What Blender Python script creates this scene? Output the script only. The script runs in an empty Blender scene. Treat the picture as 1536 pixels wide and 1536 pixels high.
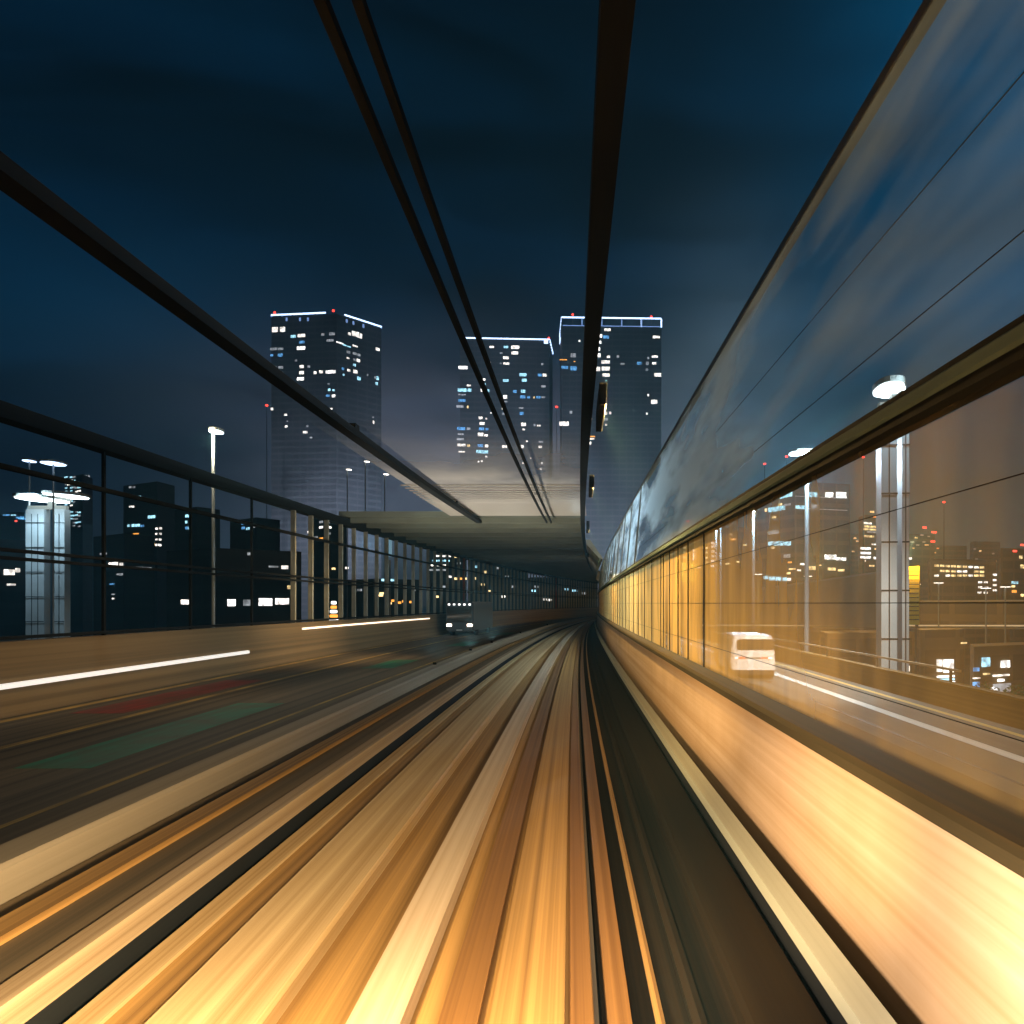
import bpy, bmesh, math, random
from mathutils import Vector, Matrix
R = math.radians
random.seed(11)
scn = bpy.context.scene
C = scn.collection

# ------------------------------------------------------------------ camera
F = 1150.0            # focal length in photo pixels (1536 px wide)
VX, VY = 852.0, 905.0 # where the straight-ahead direction falls in the photo
CZ = 2.8              # eye height above the track slab
cam = bpy.data.cameras.new('camera')
camo = bpy.data.objects.new('camera', cam)
C.objects.link(camo)
camo.location = (0, 0, CZ)
camo.rotation_euler = (R(90), 0, 0)
cam.sensor_width = 36
cam.lens = F / 1536 * 36
cam.shift_x = -(VX - 768) / 1536
cam.shift_y = (VY - 768) / 1536
cam.clip_start = 0.1
cam.clip_end = 6000
scn.camera = camo

# ------------------------------------------------------------------ world: night sky over a lit city
w = bpy.data.worlds.new('World')
scn.world = w
w.use_nodes = True
nt = w.node_tree
for n in list(nt.nodes):
    nt.nodes.remove(n)
def wn(t, **k):
    n = nt.nodes.new(t)
    for a, b in k.items():
        setattr(n, a, b)
    return n
def lk(a, b):
    nt.links.new(a, b)
def wmath(op, a, b=None, clamp=False):
    n = wn('ShaderNodeMath', operation=op, use_clamp=clamp)
    for i, v in enumerate((a, b)):
        if v is None:
            continue
        if isinstance(v, (int, float)):
            n.inputs[i].default_value = v
        else:
            lk(v, n.inputs[i])
    return n.outputs[0]
tc = wn('ShaderNodeTexCoord')
sep = wn('ShaderNodeSeparateXYZ')
lk(tc.outputs['Generated'], sep.inputs[0])
az = wmath('ARCTAN2', sep.outputs[0], sep.outputs[1])
el = wmath('ARCSINE', sep.outputs[2])
ramp = wn('ShaderNodeValToRGB')
lk(wmath('MULTIPLY', el, 1.0, True), ramp.inputs[0])
cr = ramp.color_ramp
cr.elements[0].position = 0.0
cr.elements[0].color = (.011, .013, .012, 1)
cr.elements[1].position = 1.0
cr.elements[1].color = (.0006, .0045, .012, 1)
for p, c in ((.10, (.005, .014, .024)), (.25, (.0008, .0125, .034)), (.42, (.0003, .0095, .027)), (.62, (.0001, .0060, .0150))):
    e = cr.elements.new(p)
    e.color = (*c, 1)
nz = wn('ShaderNodeTexNoise')
nz.inputs['Scale'].default_value = 2.6
nz.inputs['Detail'].default_value = 4
mp = wn('ShaderNodeMapping')
mp.inputs['Scale'].default_value = (1, 1, 3.2)
lk(tc.outputs['Generated'], mp.inputs[0])
lk(mp.outputs[0], nz.inputs['Vector'])
cloud = wmath('MULTIPLY', wmath('SUBTRACT', nz.outputs[0], .34, True), 3.2, True)
def blob(a0, e0, wa, we, col, strength, usecloud=True):
    da = wmath('DIVIDE', wmath('SUBTRACT', az, a0), wa)
    de = wmath('DIVIDE', wmath('SUBTRACT', el, e0), we)
    r2 = wmath('ADD', wmath('MULTIPLY', da, da), wmath('MULTIPLY', de, de))
    g = wmath('EXPONENT', wmath('MULTIPLY', r2, -1.0))
    if usecloud:
        g = wmath('MULTIPLY', g, wmath('ADD', wmath('MULTIPLY', cloud, .75), .25))
    g = wmath('MULTIPLY', g, strength)
    n = wn('ShaderNodeVectorMath', operation='SCALE')
    n.inputs[0].default_value = col
    lk(g, n.inputs['Scale'])
    return n.outputs[0]
nz2 = wn('ShaderNodeTexNoise')
nz2.inputs['Scale'].default_value = 3.4
nz2.inputs['Detail'].default_value = 5
nz2.inputs['Distortion'].default_value = .8
mp2 = wn('ShaderNodeMapping')
mp2.inputs['Scale'].default_value = (.55, .55, 2.4)
mp2.inputs['Rotation'].default_value = (R(12), R(-22), 0)
lk(tc.outputs['Generated'], mp2.inputs[0])
lk(mp2.outputs[0], nz2.inputs['Vector'])
sc0 = wn('ShaderNodeVectorMath', operation='SCALE')
lk(ramp.outputs[0], sc0.inputs[0])
lk(wmath('ADD', wmath('MULTIPLY', wmath('SUBTRACT', nz2.outputs[0], .36, True), 4.2), .35), sc0.inputs['Scale'])
acc = sc0.outputs[0]
for b in (blob(-.12, .17, .26, .115, (.085, .086, .115), 2.3),
          blob(.55, .50, .22, .30, (.000, .055, .13), 1.3),
          blob(.20, .26, .10, .14, (.10, .14, .16), .9),
          blob(-.62, .33, .24, .14, (.002, .03, .06), .5),
          blob(.50, .02, .38, .17, (.105, .070, .022), .75, False)):
    n = wn('ShaderNodeVectorMath', operation='ADD')
    lk(acc, n.inputs[0])
    lk(b, n.inputs[1])
    acc = n.outputs[0]
bg = wn('ShaderNodeBackground')
bg.inputs['Strength'].default_value = 1.0
lk(acc, bg.inputs[0])
wo = wn('ShaderNodeOutputWorld')
lk(bg.outputs[0], wo.inputs[0])

# ------------------------------------------------------------------ exposure
scn.view_settings.view_transform = 'Standard'
scn.view_settings.look = 'None'
scn.view_settings.exposure = 0
scn.view_settings.gamma = 1
scn.cycles.max_bounces = 6
scn.cycles.transparent_max_bounces = 24
scn.cycles.sample_clamp_indirect = 3
scn.cycles.use_denoising = True

# ------------------------------------------------------------------ lamps (train headlamps and added fills)
def lamp(name, kind, loc, energy, col, size=.2, aim=None, angle=None, blend=.6):
    l = bpy.data.lights.new(name, kind)
    l.energy = energy
    l.color = col
    if kind == 'SPOT':
        l.spot_size = R(angle)
        l.spot_blend = blend
        l.shadow_soft_size = size
    elif kind == 'AREA':
        l.size = size
    elif kind == 'SUN':
        l.angle = size
    else:
        l.shadow_soft_size = size
    o = bpy.data.objects.new(name, l)
    C.objects.link(o)
    o.location = loc
    if aim is not None:
        o.rotation_euler = (Vector(aim) - Vector(loc)).to_track_quat('-Z', 'Y').to_euler()
    return o
SOD = (1.0, .60, .20)
WARM = (1.0, .70, .36)
COOL = (.62, .84, 1.0)
lamp('headlamp_and_fill', 'SPOT', (-1.3, 1.2, 1.35), 8200, (1, .68, .36), .12, (-2.2, 5.2, -2.6), 112)
lamp('headlamp_and_fill', 'SPOT', (.1, 1.2, 1.45), 2600, (1, .72, .52), .12, (2.4, 5.2, -1.7), 104)
lamp('headlamp_and_fill', 'SPOT', (.1, 1.3, 1.45), 8000, (1, .64, .34), .12, (3.0, 16, .8), 44, 1)  # added narrow beam that brightens the wall ahead
lamp('headlamp_and_fill', 'SPOT', (.3, 1.3, 1.45), 42000, (1, .62, .27), .12, (2.9, 30, .9), 17, 1)  # added far beam that keeps the distant wall orange
lamp('moonlight', 'SUN', (0, 0, 60), .03, (.55, .75, 1), R(3), (30, 60, 0))

for x, y, z, e in ((-150, 330, 15, 160000), (-95, 360, 30, 200000), (-40, 370, 30, 220000), (30, 360, 20, 200000)):  # added spots that wash the tower feet, standing in for haze
    lamp('tower_fill', 'SPOT', (x, y, z), e * 1.2, (.80, .82, 1), 3, (x, y + 100, z + 30), 150, 1)
# ------------------------------------------------------------------ helpers
def bend(u, s):
    """sideways drift of a line running u metres beside the track, s metres ahead"""
    t = min(1, max(0, (u + 6.6) / 8.8))
    b = (5.27e-4 * (1 - t) + 1.54e-4 * t) * s * s + 9e-7 * (1 - t) * s ** 3
    if s > 110:
        b += t * 3.5e-3 * (s - 110) ** 2
    return b
def at(u, s, z):
    return Vector((u + bend(u, s), s, z))
def P(X, Y, s):
    return Vector(((X - VX) * s / F, s, CZ + (VY - Y) * s / F))
def rot_at(u, s):
    d = at(u, s + .5, 0) - at(u, s - .5, 0)
    return math.atan2(d.y, d.x) - math.pi / 2

def node_mat(name):
    m = bpy.data.materials.new(name)
    m.use_nodes = True
    return m, m.node_tree, m.node_tree.nodes['Principled BSDF']
def mat(name, col, rough=.8, metal=0, streak=None, spots=None, spec=.3, bump=0):
    """streak=(strength, lines per metre across, second colour) : tyre marks, drips and wear that run along the piece"""
    m, t, b = node_mat(name)
    b.inputs['Roughness'].default_value = rough
    b.inputs['Metallic'].default_value = metal
    b.inputs['Specular IOR Level'].default_value = spec
    b.inputs['Base Color'].default_value = (*col, 1)
    out = None
    if streak:
        amt, dens, c2 = streak
        uv = t.nodes.new('ShaderNodeTexCoord')
        mp = t.nodes.new('ShaderNodeMapping')
        mp.inputs['Scale'].default_value = (.022, dens, 1)
        t.links.new(uv.outputs['UV'], mp.inputs[0])
        n = t.nodes.new('ShaderNodeTexNoise')
        n.inputs['Scale'].default_value = 1
        n.inputs['Detail'].default_value = 5
        n.inputs['Roughness'].default_value = .65
        t.links.new(mp.outputs[0], n.inputs['Vector'])
        r = t.nodes.new('ShaderNodeMapRange')
        r.inputs['From Min'].default_value = .34
        r.inputs['From Max'].default_value = .66
        r.inputs['To Max'].default_value = amt
        t.links.new(n.outputs[0], r.inputs[0])
        mx = t.nodes.new('ShaderNodeMix')
        mx.data_type = 'RGBA'
        mx.inputs['A'].default_value = (*col, 1)
        mx.inputs['B'].default_value = (*c2, 1)
        t.links.new(r.outputs[0], mx.inputs['Factor'])
        t.links.new(mx.outputs['Result'], b.inputs['Base Color'])
        out = mx.outputs['Result']
    if spots:
        amt, sc, c2 = spots
        tcn = t.nodes.new('ShaderNodeTexCoord')
        n = t.nodes.new('ShaderNodeTexNoise')
        n.inputs['Scale'].default_value = sc
        n.inputs['Detail'].default_value = 6
        t.links.new(tcn.outputs['Object'], n.inputs['Vector'])
        r = t.nodes.new('ShaderNodeMapRange')
        r.inputs['From Min'].default_value = .4
        r.inputs['From Max'].default_value = .68
        r.inputs['To Max'].default_value = amt
        t.links.new(n.outputs[0], r.inputs[0])
        mx = t.nodes.new('ShaderNodeMix')
        mx.data_type = 'RGBA'
        mx.inputs['A'].default_value = (*col, 1)
        if out is not None:
            t.links.new(out, mx.inputs['A'])
        mx.inputs['B'].default_value = (*c2, 1)
        t.links.new(r.outputs[0], mx.inputs['Factor'])
        t.links.new(mx.outputs['Result'], b.inputs['Base Color'])
    if bump:
        tcn = t.nodes.new('ShaderNodeTexCoord')
        n = t.nodes.new('ShaderNodeTexNoise')
        n.inputs['Scale'].default_value = 30
        n.inputs['Detail'].default_value = 5
        t.links.new(tcn.outputs['Object'], n.inputs['Vector'])
        bp = t.nodes.new('ShaderNodeBump')
        bp.inputs['Strength'].default_value = bump
        bp.inputs['Distance'].default_value = .02
        t.links.new(n.outputs[0], bp.inputs['Height'])
        t.links.new(bp.outputs[0], b.inputs['Normal'])
    return m
def add_floors(m, pitch=3.3, dark=.75, cols=4.0):
    t = m.node_tree
    b = t.nodes['Principled BSDF']
    src = b.inputs['Base Color'].links[0].from_socket
    tcn = t.nodes.new('ShaderNodeTexCoord')
    sx = t.nodes.new('ShaderNodeSeparateXYZ')
    t.links.new(tcn.outputs['Object'], sx.inputs[0])
    def band(sock, p, duty):
        d = t.nodes.new('ShaderNodeMath'); d.operation = 'DIVIDE'; d.inputs[1].default_value = p
        t.links.new(sock, d.inputs[0])
        f = t.nodes.new('ShaderNodeMath'); f.operation = 'FRACT'
        t.links.new(d.outputs[0], f.inputs[0])
        g = t.nodes.new('ShaderNodeMath'); g.operation = 'LESS_THAN'; g.inputs[1].default_value = duty
        t.links.new(f.outputs[0], g.inputs[0])
        return g.outputs[0]
    mxm = t.nodes.new('ShaderNodeMath'); mxm.operation = 'MAXIMUM'
    t.links.new(band(sx.outputs[2], pitch, .34), mxm.inputs[0])
    t.links.new(band(sx.outputs[0], cols, .12), mxm.inputs[1])
    mr = t.nodes.new('ShaderNodeMapRange')
    mr.inputs['To Min'].default_value = dark
    mr.inputs['To Max'].default_value = 1.12
    t.links.new(mxm.outputs[0], mr.inputs[0])
    v = t.nodes.new('ShaderNodeVectorMath'); v.operation = 'SCALE'
    t.links.new(src, v.inputs[0]); t.links.new(mr.outputs[0], v.inputs['Scale'])
    t.links.new(v.outputs[0], b.inputs['Base Color'])
def emat(name, col, s):
    m, t, b = node_mat(name)
    if name.startswith('lit_window'):
        tcn = t.nodes.new('ShaderNodeTexCoord'); n = t.nodes.new('ShaderNodeTexNoise'); n.inputs['Scale'].default_value = 1.1; n.inputs['Detail'].default_value = 3
        r = t.nodes.new('ShaderNodeMapRange'); r.inputs['From Min'].default_value = .38; r.inputs['From Max'].default_value = .62; r.inputs['To Min'].default_value = s * .3; r.inputs['To Max'].default_value = s * 1.25
        t.links.new(tcn.outputs['Object'], n.inputs['Vector']); t.links.new(n.outputs[0], r.inputs[0]); t.links.new(r.outputs[0], b.inputs['Emission Strength'])
    b.inputs['Base Color'].default_value = (*[c * .5 for c in col], 1)
    b.inputs['Emission Color'].default_value = (*col, 1)
    b.inputs['Emission Strength'].default_value = s
    return m
def sheet_mat(name, col, face, graze, dens=3.0, s_from=0, s_to=1, lo=.35, hi=1.3, along=.10, base=0.0):
    """translucent veil sheet: painted haze, denser where one looks along it, in long runs"""
    m, t, b = node_mat(name)
    t.nodes.remove(b)
    out = t.nodes['Material Output']
    tr = t.nodes.new('ShaderNodeBsdfTransparent')
    df = t.nodes.new('ShaderNodeBsdfDiffuse')
    tl = t.nodes.new('ShaderNodeBsdfTranslucent')
    df.inputs[0].default_value = (*col, 1)
    tl.inputs[0].default_value = (*col, 1)
    ms = t.nodes.new('ShaderNodeMixShader')
    t.links.new(df.outputs[0], ms.inputs[1])
    t.links.new(tl.outputs[0], ms.inputs[2])
    lw = t.nodes.new('ShaderNodeLayerWeight')
    lw.inputs['Blend'].default_value = .5
    r = t.nodes.new('ShaderNodeMapRange')
    r.inputs['To Min'].default_value = face
    r.inputs['To Max'].default_value = graze
    t.links.new(lw.outputs['Facing'], r.inputs[0])
    uv = t.nodes.new('ShaderNodeTexCoord')
    mp = t.nodes.new('ShaderNodeMapping')
    mp.inputs['Scale'].default_value = (along, dens, 1)
    t.links.new(uv.outputs['UV'], mp.inputs[0])
    n = t.nodes.new('ShaderNodeTexNoise')
    n.inputs['Scale'].default_value = 1
    n.inputs['Detail'].default_value = 3
    t.links.new(mp.outputs[0], n.inputs['Vector'])
    r2 = t.nodes.new('ShaderNodeMapRange')
    r2.inputs['From Min'].default_value = .3
    r2.inputs['From Max'].default_value = .7
    r2.inputs['To Min'].default_value = lo
    r2.inputs['To Max'].default_value = hi
    t.links.new(n.outputs[0], r2.inputs[0])
    mu = t.nodes.new('ShaderNodeMath')
    mu.operation = 'MULTIPLY'
    mu.use_clamp = True
    t.links.new(r.outputs[0], mu.inputs[0])
    t.links.new(r2.outputs[0], mu.inputs[1])
    # the painted veil thickens from s_from to s_to metres along the line
    sx = t.nodes.new('ShaderNodeSeparateXYZ')
    t.links.new(uv.outputs['UV'], sx.inputs[0])
    r3 = t.nodes.new('ShaderNodeMapRange')
    r3.interpolation_type = 'SMOOTHSTEP'
    r3.inputs['From Min'].default_value = s_from
    r3.inputs['From Max'].default_value = s_to
    r3.inputs['To Min'].default_value = base
    t.links.new(sx.outputs[0], r3.inputs[0])
    mu2 = t.nodes.new('ShaderNodeMath')
    mu2.operation = 'MULTIPLY'
    t.links.new(mu.outputs[0], mu2.inputs[0])
    t.links.new(r3.outputs[0], mu2.inputs[1])
    mu = mu2
    mm = t.nodes.new('ShaderNodeMixShader')
    t.links.new(mu.outputs[0], mm.inputs[0])
    t.links.new(tr.outputs[0], mm.inputs[1])
    t.links.new(ms.outputs[0], mm.inputs[2])
    t.links.new(mm.outputs[0], out.inputs[0])
    return m

def link_mesh(name, bm, m, parent=None, smooth=False):
    me = bpy.data.meshes.new(name)
    bm.to_mesh(me)
    bm.free()
    if smooth:
        for p in me.polygons:
            p.use_smooth = True
    me.materials.append(m)
    o = bpy.data.objects.new(name, me)
    C.objects.link(o)
    if parent is not None:
        o.parent = parent
    return o
def tag(o, label=None, cat=None, group=None, kind=None):
    if label: o['label'] = label
    if cat: o['category'] = cat
    if group: o['group'] = group
    if kind: o['kind'] = kind
    return o
def thing(name, label, cat, loc=(0, 0, 0), rz=0, group=None):
    o = bpy.data.objects.new(name, None)
    C.objects.link(o)
    o.location = loc
    o.rotation_euler = (0, 0, rz)
    return tag(o, label, cat, group)
def copy_tree(o, parent=None):
    c = o.copy()
    C.objects.link(c)
    c.parent = parent
    for ch in list(o.children):
        copy_tree(ch, c)
    return c
def box(bm, x0, x1, y0, y1, z0, z1, M=None):
    v = [bm.verts.new(((x0, x1)[i & 1], (y0, y1)[i >> 1 & 1], (z0, z1)[i >> 2 & 1])) for i in range(8)]
    if M is not None:
        for q in v: q.co = M @ q.co
    for f in ((0, 2, 3, 1), (4, 5, 7, 6), (0, 1, 5, 4), (1, 3, 7, 5), (3, 2, 6, 7), (2, 0, 4, 6)):
        bm.faces.new([v[i] for i in f])
    return v
def boxo(name, x0, x1, y0, y1, z0, z1, m, parent=None, bevel=0):
    bm = bmesh.new()
    box(bm, x0, x1, y0, y1, z0, z1)
    if bevel:
        bmesh.ops.bevel(bm, geom=bm.edges[:], offset=bevel, segments=2, affect='EDGES')
    return link_mesh(name, bm, m, parent)
def tube(bm, a, b, r0, r1=None, n=8, cap=True):
    a, b = Vector(a), Vector(b)
    r1 = r0 if r1 is None else r1
    q = (b - a).to_track_quat('Z', 'Y')
    ra, rb = [], []
    for i in range(n):
        c = Vector((math.cos(2 * math.pi * i / n), math.sin(2 * math.pi * i / n), 0))
        ra.append(bm.verts.new(a + q @ (c * r0)))
        rb.append(bm.verts.new(b + q @ (c * r1)))
    for i in range(n):
        j = (i + 1) % n
        bm.faces.new((ra[i], ra[j], rb[j], rb[i]))
    if cap:
        bm.faces.new(ra[::-1])
        bm.faces.new(rb)
def sweep(name, prof, s0, s1, m, parent=None, closed=True, step=3.0, dz=None):
    """a profile (u, z) run along the curve of the line; UV = (metres along, metres round the profile)"""
    n = max(2, int((s1 - s0) / step) + 1)
    bm = bmesh.new()
    uvl = bm.loops.layers.uv.new('UVMap')
    pl = list(prof) + ([prof[0]] if closed else [])
    vs = [0]
    for a, b in zip(pl, pl[1:]):
        vs.append(vs[-1] + math.dist(a, b))
    rows = []
    for i in range(n):
        s = s0 + (s1 - s0) * i / (n - 1)
        rows.append((s, [bm.verts.new(at(u, s, z)) for u, z in prof]))
    k = len(prof)
    for (sa, ra), (sb, rb) in zip(rows, rows[1:]):
        for j in range(k if closed else k - 1):
            jj = (j + 1) % k
            f = bm.faces.new((ra[j], ra[jj], rb[jj], rb[j]))
            for l, (uu, vv) in zip(f.loops, ((sa, vs[j]), (sa, vs[j + 1]), (sb, vs[j + 1]), (sb, vs[j]))):
                l[uvl].uv = (uu + (prof[0][0] * 7.3 if closed else 0), vv + prof[0][0] * 3.1)
    if closed:
        bm.faces.new(rows[0][1][::-1])
        bm.faces.new(rows[-1][1])
    bmesh.ops.recalc_face_normals(bm, faces=bm.faces[:])
    return link_mesh(name, bm, m, parent)
def rect(u0, u1, z0, z1):
    return [(u0, z0), (u1, z0), (u1, z1), (u0, z1)]

# ------------------------------------------------------------------ materials
M = {}
M['slab'] = mat('light_concrete', (.52, .40, .22), .75, streak=(.85, 7, (.24, .15, .055)), spec=.2)
M['slab2'] = mat('tan_concrete', (.40, .24, .075), .75, streak=(.9, 9, (.14, .075, .02)))
M['rust'] = mat('rusty_steel', (.24, .125, .035), .55, streak=(.9, 12, (.08, .035, .010)), spec=.4)
M['pit'] = mat('near_black_concrete', (.007, .006, .004), .95, spec=.04, streak=(.7, 8, (.028, .018, .009)))  # near-black base with faint brown streaks
M['black'] = mat('black_rubber', (.006, .006, .005), .7)
M['pale'] = mat('pale_painted_steel', (.40, .44, .34), .5, streak=(.5, 8, (.27, .28, .20)), spec=.4)
M['beamtop'] = mat('worn_white_rail', (.60, .50, .36), .5, streak=(.7, 10, (.32, .22, .11)))
M['guide'] = mat('grimy_guide_rail', (.34, .27, .17), .6, streak=(.9, 12, (.15, .10, .05)))
M['wall'] = mat('cast_concrete_wall', (.60, .47, .33), .7, streak=(.9, 3.2, (.36, .23, .10)), spots=(.4, .7, (.34, .23, .11)))
M['coping'] = mat('dark_green_metal', (.035, .034, .018), .85, spec=.1, streak=(.7, 10, (.07, .045, .016)))
M['asphalt'] = mat('asphalt', (.17, .16, .135), .95, spec=.08, streak=(.7, 2.2, (.09, .08, .062)), spots=(.5, .25, (.22, .20, .17)))
M['asphalt2'] = mat('old_asphalt', (.14, .105, .06), .8, streak=(.9, 2.5, (.035, .028, .016)))
M['white'] = mat('white_road_paint', (.75, .72, .64), .6, streak=(.5, 12, (.45, .42, .34)))
M['yellow'] = mat('yellow_road_paint', (.66, .42, .08), .6, streak=(.4, 12, (.45, .27, .05)))
M['oldyellow'] = mat('worn_yellow_paint', (.50, .32, .07), .8, streak=(.7, 14, (.09, .065, .03)), spots=(.8, .6, (.10, .075, .04)))
M['green'] = mat('green_road_coating', (.010, .17, .09), .7, streak=(.8, 5, (.03, .07, .04)), spots=(.7, .9, (.06, .05, .03)))
M['red'] = mat('red_road_coating', (.24, .022, .012), .7, streak=(.8, 5, (.09, .03, .015)), spots=(.7, .9, (.06, .04, .02)))
M['conc'] = mat('weathered_concrete', (.26, .23, .17), .8, streak=(.8, 3, (.13, .11, .07)))
M['parapet'] = mat('brown_parapet', (.22, .15, .07), .8, streak=(.9, 4, (.10, .07, .035)))
M['steel'] = mat('dark_steel', (.007, .009, .010), .9, metal=0, streak=(.6, 8, (.003, .004, .005)), spec=.15)
M['gsteel'] = mat('grey_steel', (.14, .15, .13), .5, streak=(.5, 8, (.07, .075, .07)))
M['rail'] = mat('grey_green_rail', (.16, .24, .24), .9, streak=(.6, 6, (.10, .15, .14)), spec=.03)
M['post'] = mat('galvanised_post', (.30, .30, .24), .5, spots=(.5, 2, (.17, .16, .12)))
M['redpost'] = mat('red_oxide_post', (.22, .05, .03), .6)
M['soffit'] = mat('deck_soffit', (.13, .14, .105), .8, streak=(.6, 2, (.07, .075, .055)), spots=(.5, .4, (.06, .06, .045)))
M['slat'] = mat('pale_slat', (.40, .38, .34), .7)
M['facade'] = mat('dark_facade', (.09, .10, .115), .6, spots=(.5, .05, (.03, .035, .04)))
M['facade3'] = mat('black_facade', (.018, .022, .024), .6, spots=(.5, .05, (.010, .013, .015)))
M['facade2'] = mat('brown_facade', (.15, .11, .055), .7, spots=(.5, .08, (.08, .06, .03)))
M['ground'] = mat('city_ground', (.04, .036, .026), .9, spots=(.7, .02, (.02, .02, .015)))
M['carwhite'] = mat('white_car_paint', (.78, .76, .72), .25, spec=.6)
M['carglass'] = mat('dark_car_glass', (.05, .04, .03), .08, spec=.8)
M['tyre'] = mat('tyre_rubber', (.01, .01, .01), .8)
M['rim'] = mat('wheel_alloy', (.45, .42, .38), .35, metal=.6)
M['chrome'] = mat('chrome', (.7, .65, .6), .15, metal=1)
M['trim'] = mat('black_trim', (.012, .012, .012), .5)
M['plate'] = mat('number_plate', (.7, .7, .66), .5)
M['pylon'] = mat('pale_pylon_cladding', (.22, .26, .27), .5, spots=(.5, .4, (.12, .15, .16)))
M['sheet'] = sheet_mat('pale_veil_sheet', (.60, .72, .78), .12, 1.0, .8, 3, 24, -.5, 1.9, .16, .22)  # blurred pale haze put into the sheet as patchy opacity
M['csheet'] = sheet_mat('fading_canopy_sheet', (.66, .62, .56), .35, .95, .35, 19, 37, .5, 1.3, .25, 0.0)  # fade of the blurred deck put into the sheet opacity
M['amber_veil'] = sheet_mat('amber_veil_sheet', (.84, .58, .20), .12, 1.0, .22, 4.5, 17, .35, 1.5, 1.1, .34)  # orange veil and its upright reflections put into the sheet colour
M['yel_panel'] = mat('yellow_panel', (.62, .44, .02), .6)
M['leaf'] = mat('leaf', (.05, .10, .02), .7)
M['bark'] = mat('bark', (.07, .05, .03), .9)
for k in ('facade', 'facade2', 'facade3'): add_floors(M[k])
E = {
    'w': emat('lit_window_white', (1, .93, .84), 2.4), 'W': emat('lit_window_bright', (1, .97, .93), 3.0),
    'y': emat('lit_window_amber', (1, .72, .32), 2.0), 'b': emat('lit_window_blue', (.16, .50, 1), 1.1),
    'c': emat('lit_window_cyan', (.40, .82, 1), 1.9), 'd': emat('lit_window_dim', (.75, .80, .85), .5),
    'o': emat('orange_lamp', (1, .40, .06), 1.8), 'r': emat('red_beacon', (1, .05, .03), 5),
    'crown': emat('roof_edge_light', (.50, .68, 1), 3.6), 'crownd': emat('roof_edge_light_dim', (.25, .42, .85), 1.0),
    'lamp': emat('floodlight_lens', (.80, .93, 1), 9.0), 'lampw': emat('street_lamp_lens', (1, .93, .82), 5.0),
    'tail': emat('tail_lamp', (1, .14, .05), 1.6), 'head': emat('head_lamp', (1, .85, .68), 7.0),
    'strip': emat('trail_glow', (1, .80, .60), 2.2),  # 'strip' is the glow of a car light trail
}

# ================================================================== SETTING
bm = bmesh.new()
box(bm, -2500, 2500, -300, 4000, -19, -18)
tag(link_mesh('ground', bm, M['ground']), kind='structure')

# bridge deck carrying the two roads and the track (one slab, top just under everything)
tag(sweep('bridge_slab', [(-22.3, -.9), (13.4, -.9), (13.4, -.40), (-22.3, -.40)], -6, 176, M['conc']), kind='structure')

# ---- road on the right
tag(sweep('road', rect(2.75, 10.0, -.36, 0), -2, 176, M['asphalt']), kind='structure')
def paint(name, u0, u1, s0, s1, m, z=.004):
    return tag(sweep(name, rect(u0, u1, z - .003, z), s0, s1, m), kind='structure')
paint('road_line', 7.95, 8.25, 1, 170, M['white'])
paint('road_line', 9.45, 9.62, 1, 170, M['yellow'])
paint('road_joint', 6.95, 7.03, 1, 170, M['black'])
paint('road_line', 3.15, 3.3, 1, 170, M['white'])
# ---- road on the left
tag(sweep('road', rect(-13.95, -5.2, -.36, 0), -2, 176, M['asphalt2']), kind='structure')
paint('road_line', -13.7, -13.45, 2, 170, M['oldyellow'])
paint('road_line', -11.2, -11.0, 2, 170, M['oldyellow'])
paint('road_line', -7.2, -7.1, 2, 170, M['oldyellow'])
for a, b in ((13, 21.5), (33, 38), (50, 56), (68, 74)):
    paint('bus_lane_coating', -9.5, -8.2, a, b, M['green'])
paint('no_stopping_coating', -12.9, -11.5, 19.5, 28, M['red'])
# ---- slip road outside the left fence
tag(sweep('slip_road', rect(-22, -15.2, -.36, -.05), 10, 176, M['asphalt2']), kind='structure')
# ---- track bed
tag(sweep('track_bed', rect(-3.36, .17, -.36, 0), -2, 176, M['slab2']), kind='structure')
tag(sweep('track_bed', rect(-4.66, -3.66, -.36, .33), -2, 176, M['asphalt2']), kind='structure')
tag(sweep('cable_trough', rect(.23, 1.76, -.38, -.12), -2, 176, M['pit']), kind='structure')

# ================================================================== TRACK PIECES
def run(name, label, cat, prof, m, s0=-2, s1=176, group=None, closed=True):
    return tag(sweep(name, prof, s0, s1, m), label, cat, group)
G = 'long members of the guideway'
run('barrier', 'low pale concrete kerb wall between the left road and the tracks', 'kerb wall', [(-5.14, -.3), (-4.68, -.3), (-4.68, .60), (-4.72, .64), (-5.10, .64), (-5.14, .60)], M['conc'])
run('guide_rail', 'pale worn guide rail beside the black slot at the left of the track', 'guide rail', [(-3.64, .15), (-3.44, .15), (-3.44, .36), (-3.64, .36)], M['guide'])
run('rail_bearer', 'black bearer under the pale worn guide rail', 'beam', rect(-3.60, -3.48, -.3, .148), M['steel'])
run('cable_duct', 'brown cable duct lid in the dark strip left of the pale guide rail', 'cable duct', rect(-4.35, -4.1, .334, .40), M['slab2'])
run('running_slab', 'wide light concrete running slab raised left of the track centre', 'running slab', [(-2.70, .004), (-1.95, .004), (-1.95, .13), (-1.98, .16), (-2.67, .16), (-2.70, .13)], M['slab'])
run('side_slab', 'narrow light concrete strip along the black slot', 'concrete strip', rect(-3.33, -3.10, .004, .035), M['slab'])
run('conductor_beam', 'narrow pink-white conductor beam right of the wide running slab', 'beam', [(-1.40, .004), (-1.06, .004), (-1.06, .17), (-1.40, .17)], M['beamtop'])
run('steel_channel', 'rusty brown steel channel in the middle of the track', 'steel channel', rect(-.86, -.60, .004, .06), M['rust'])
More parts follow.
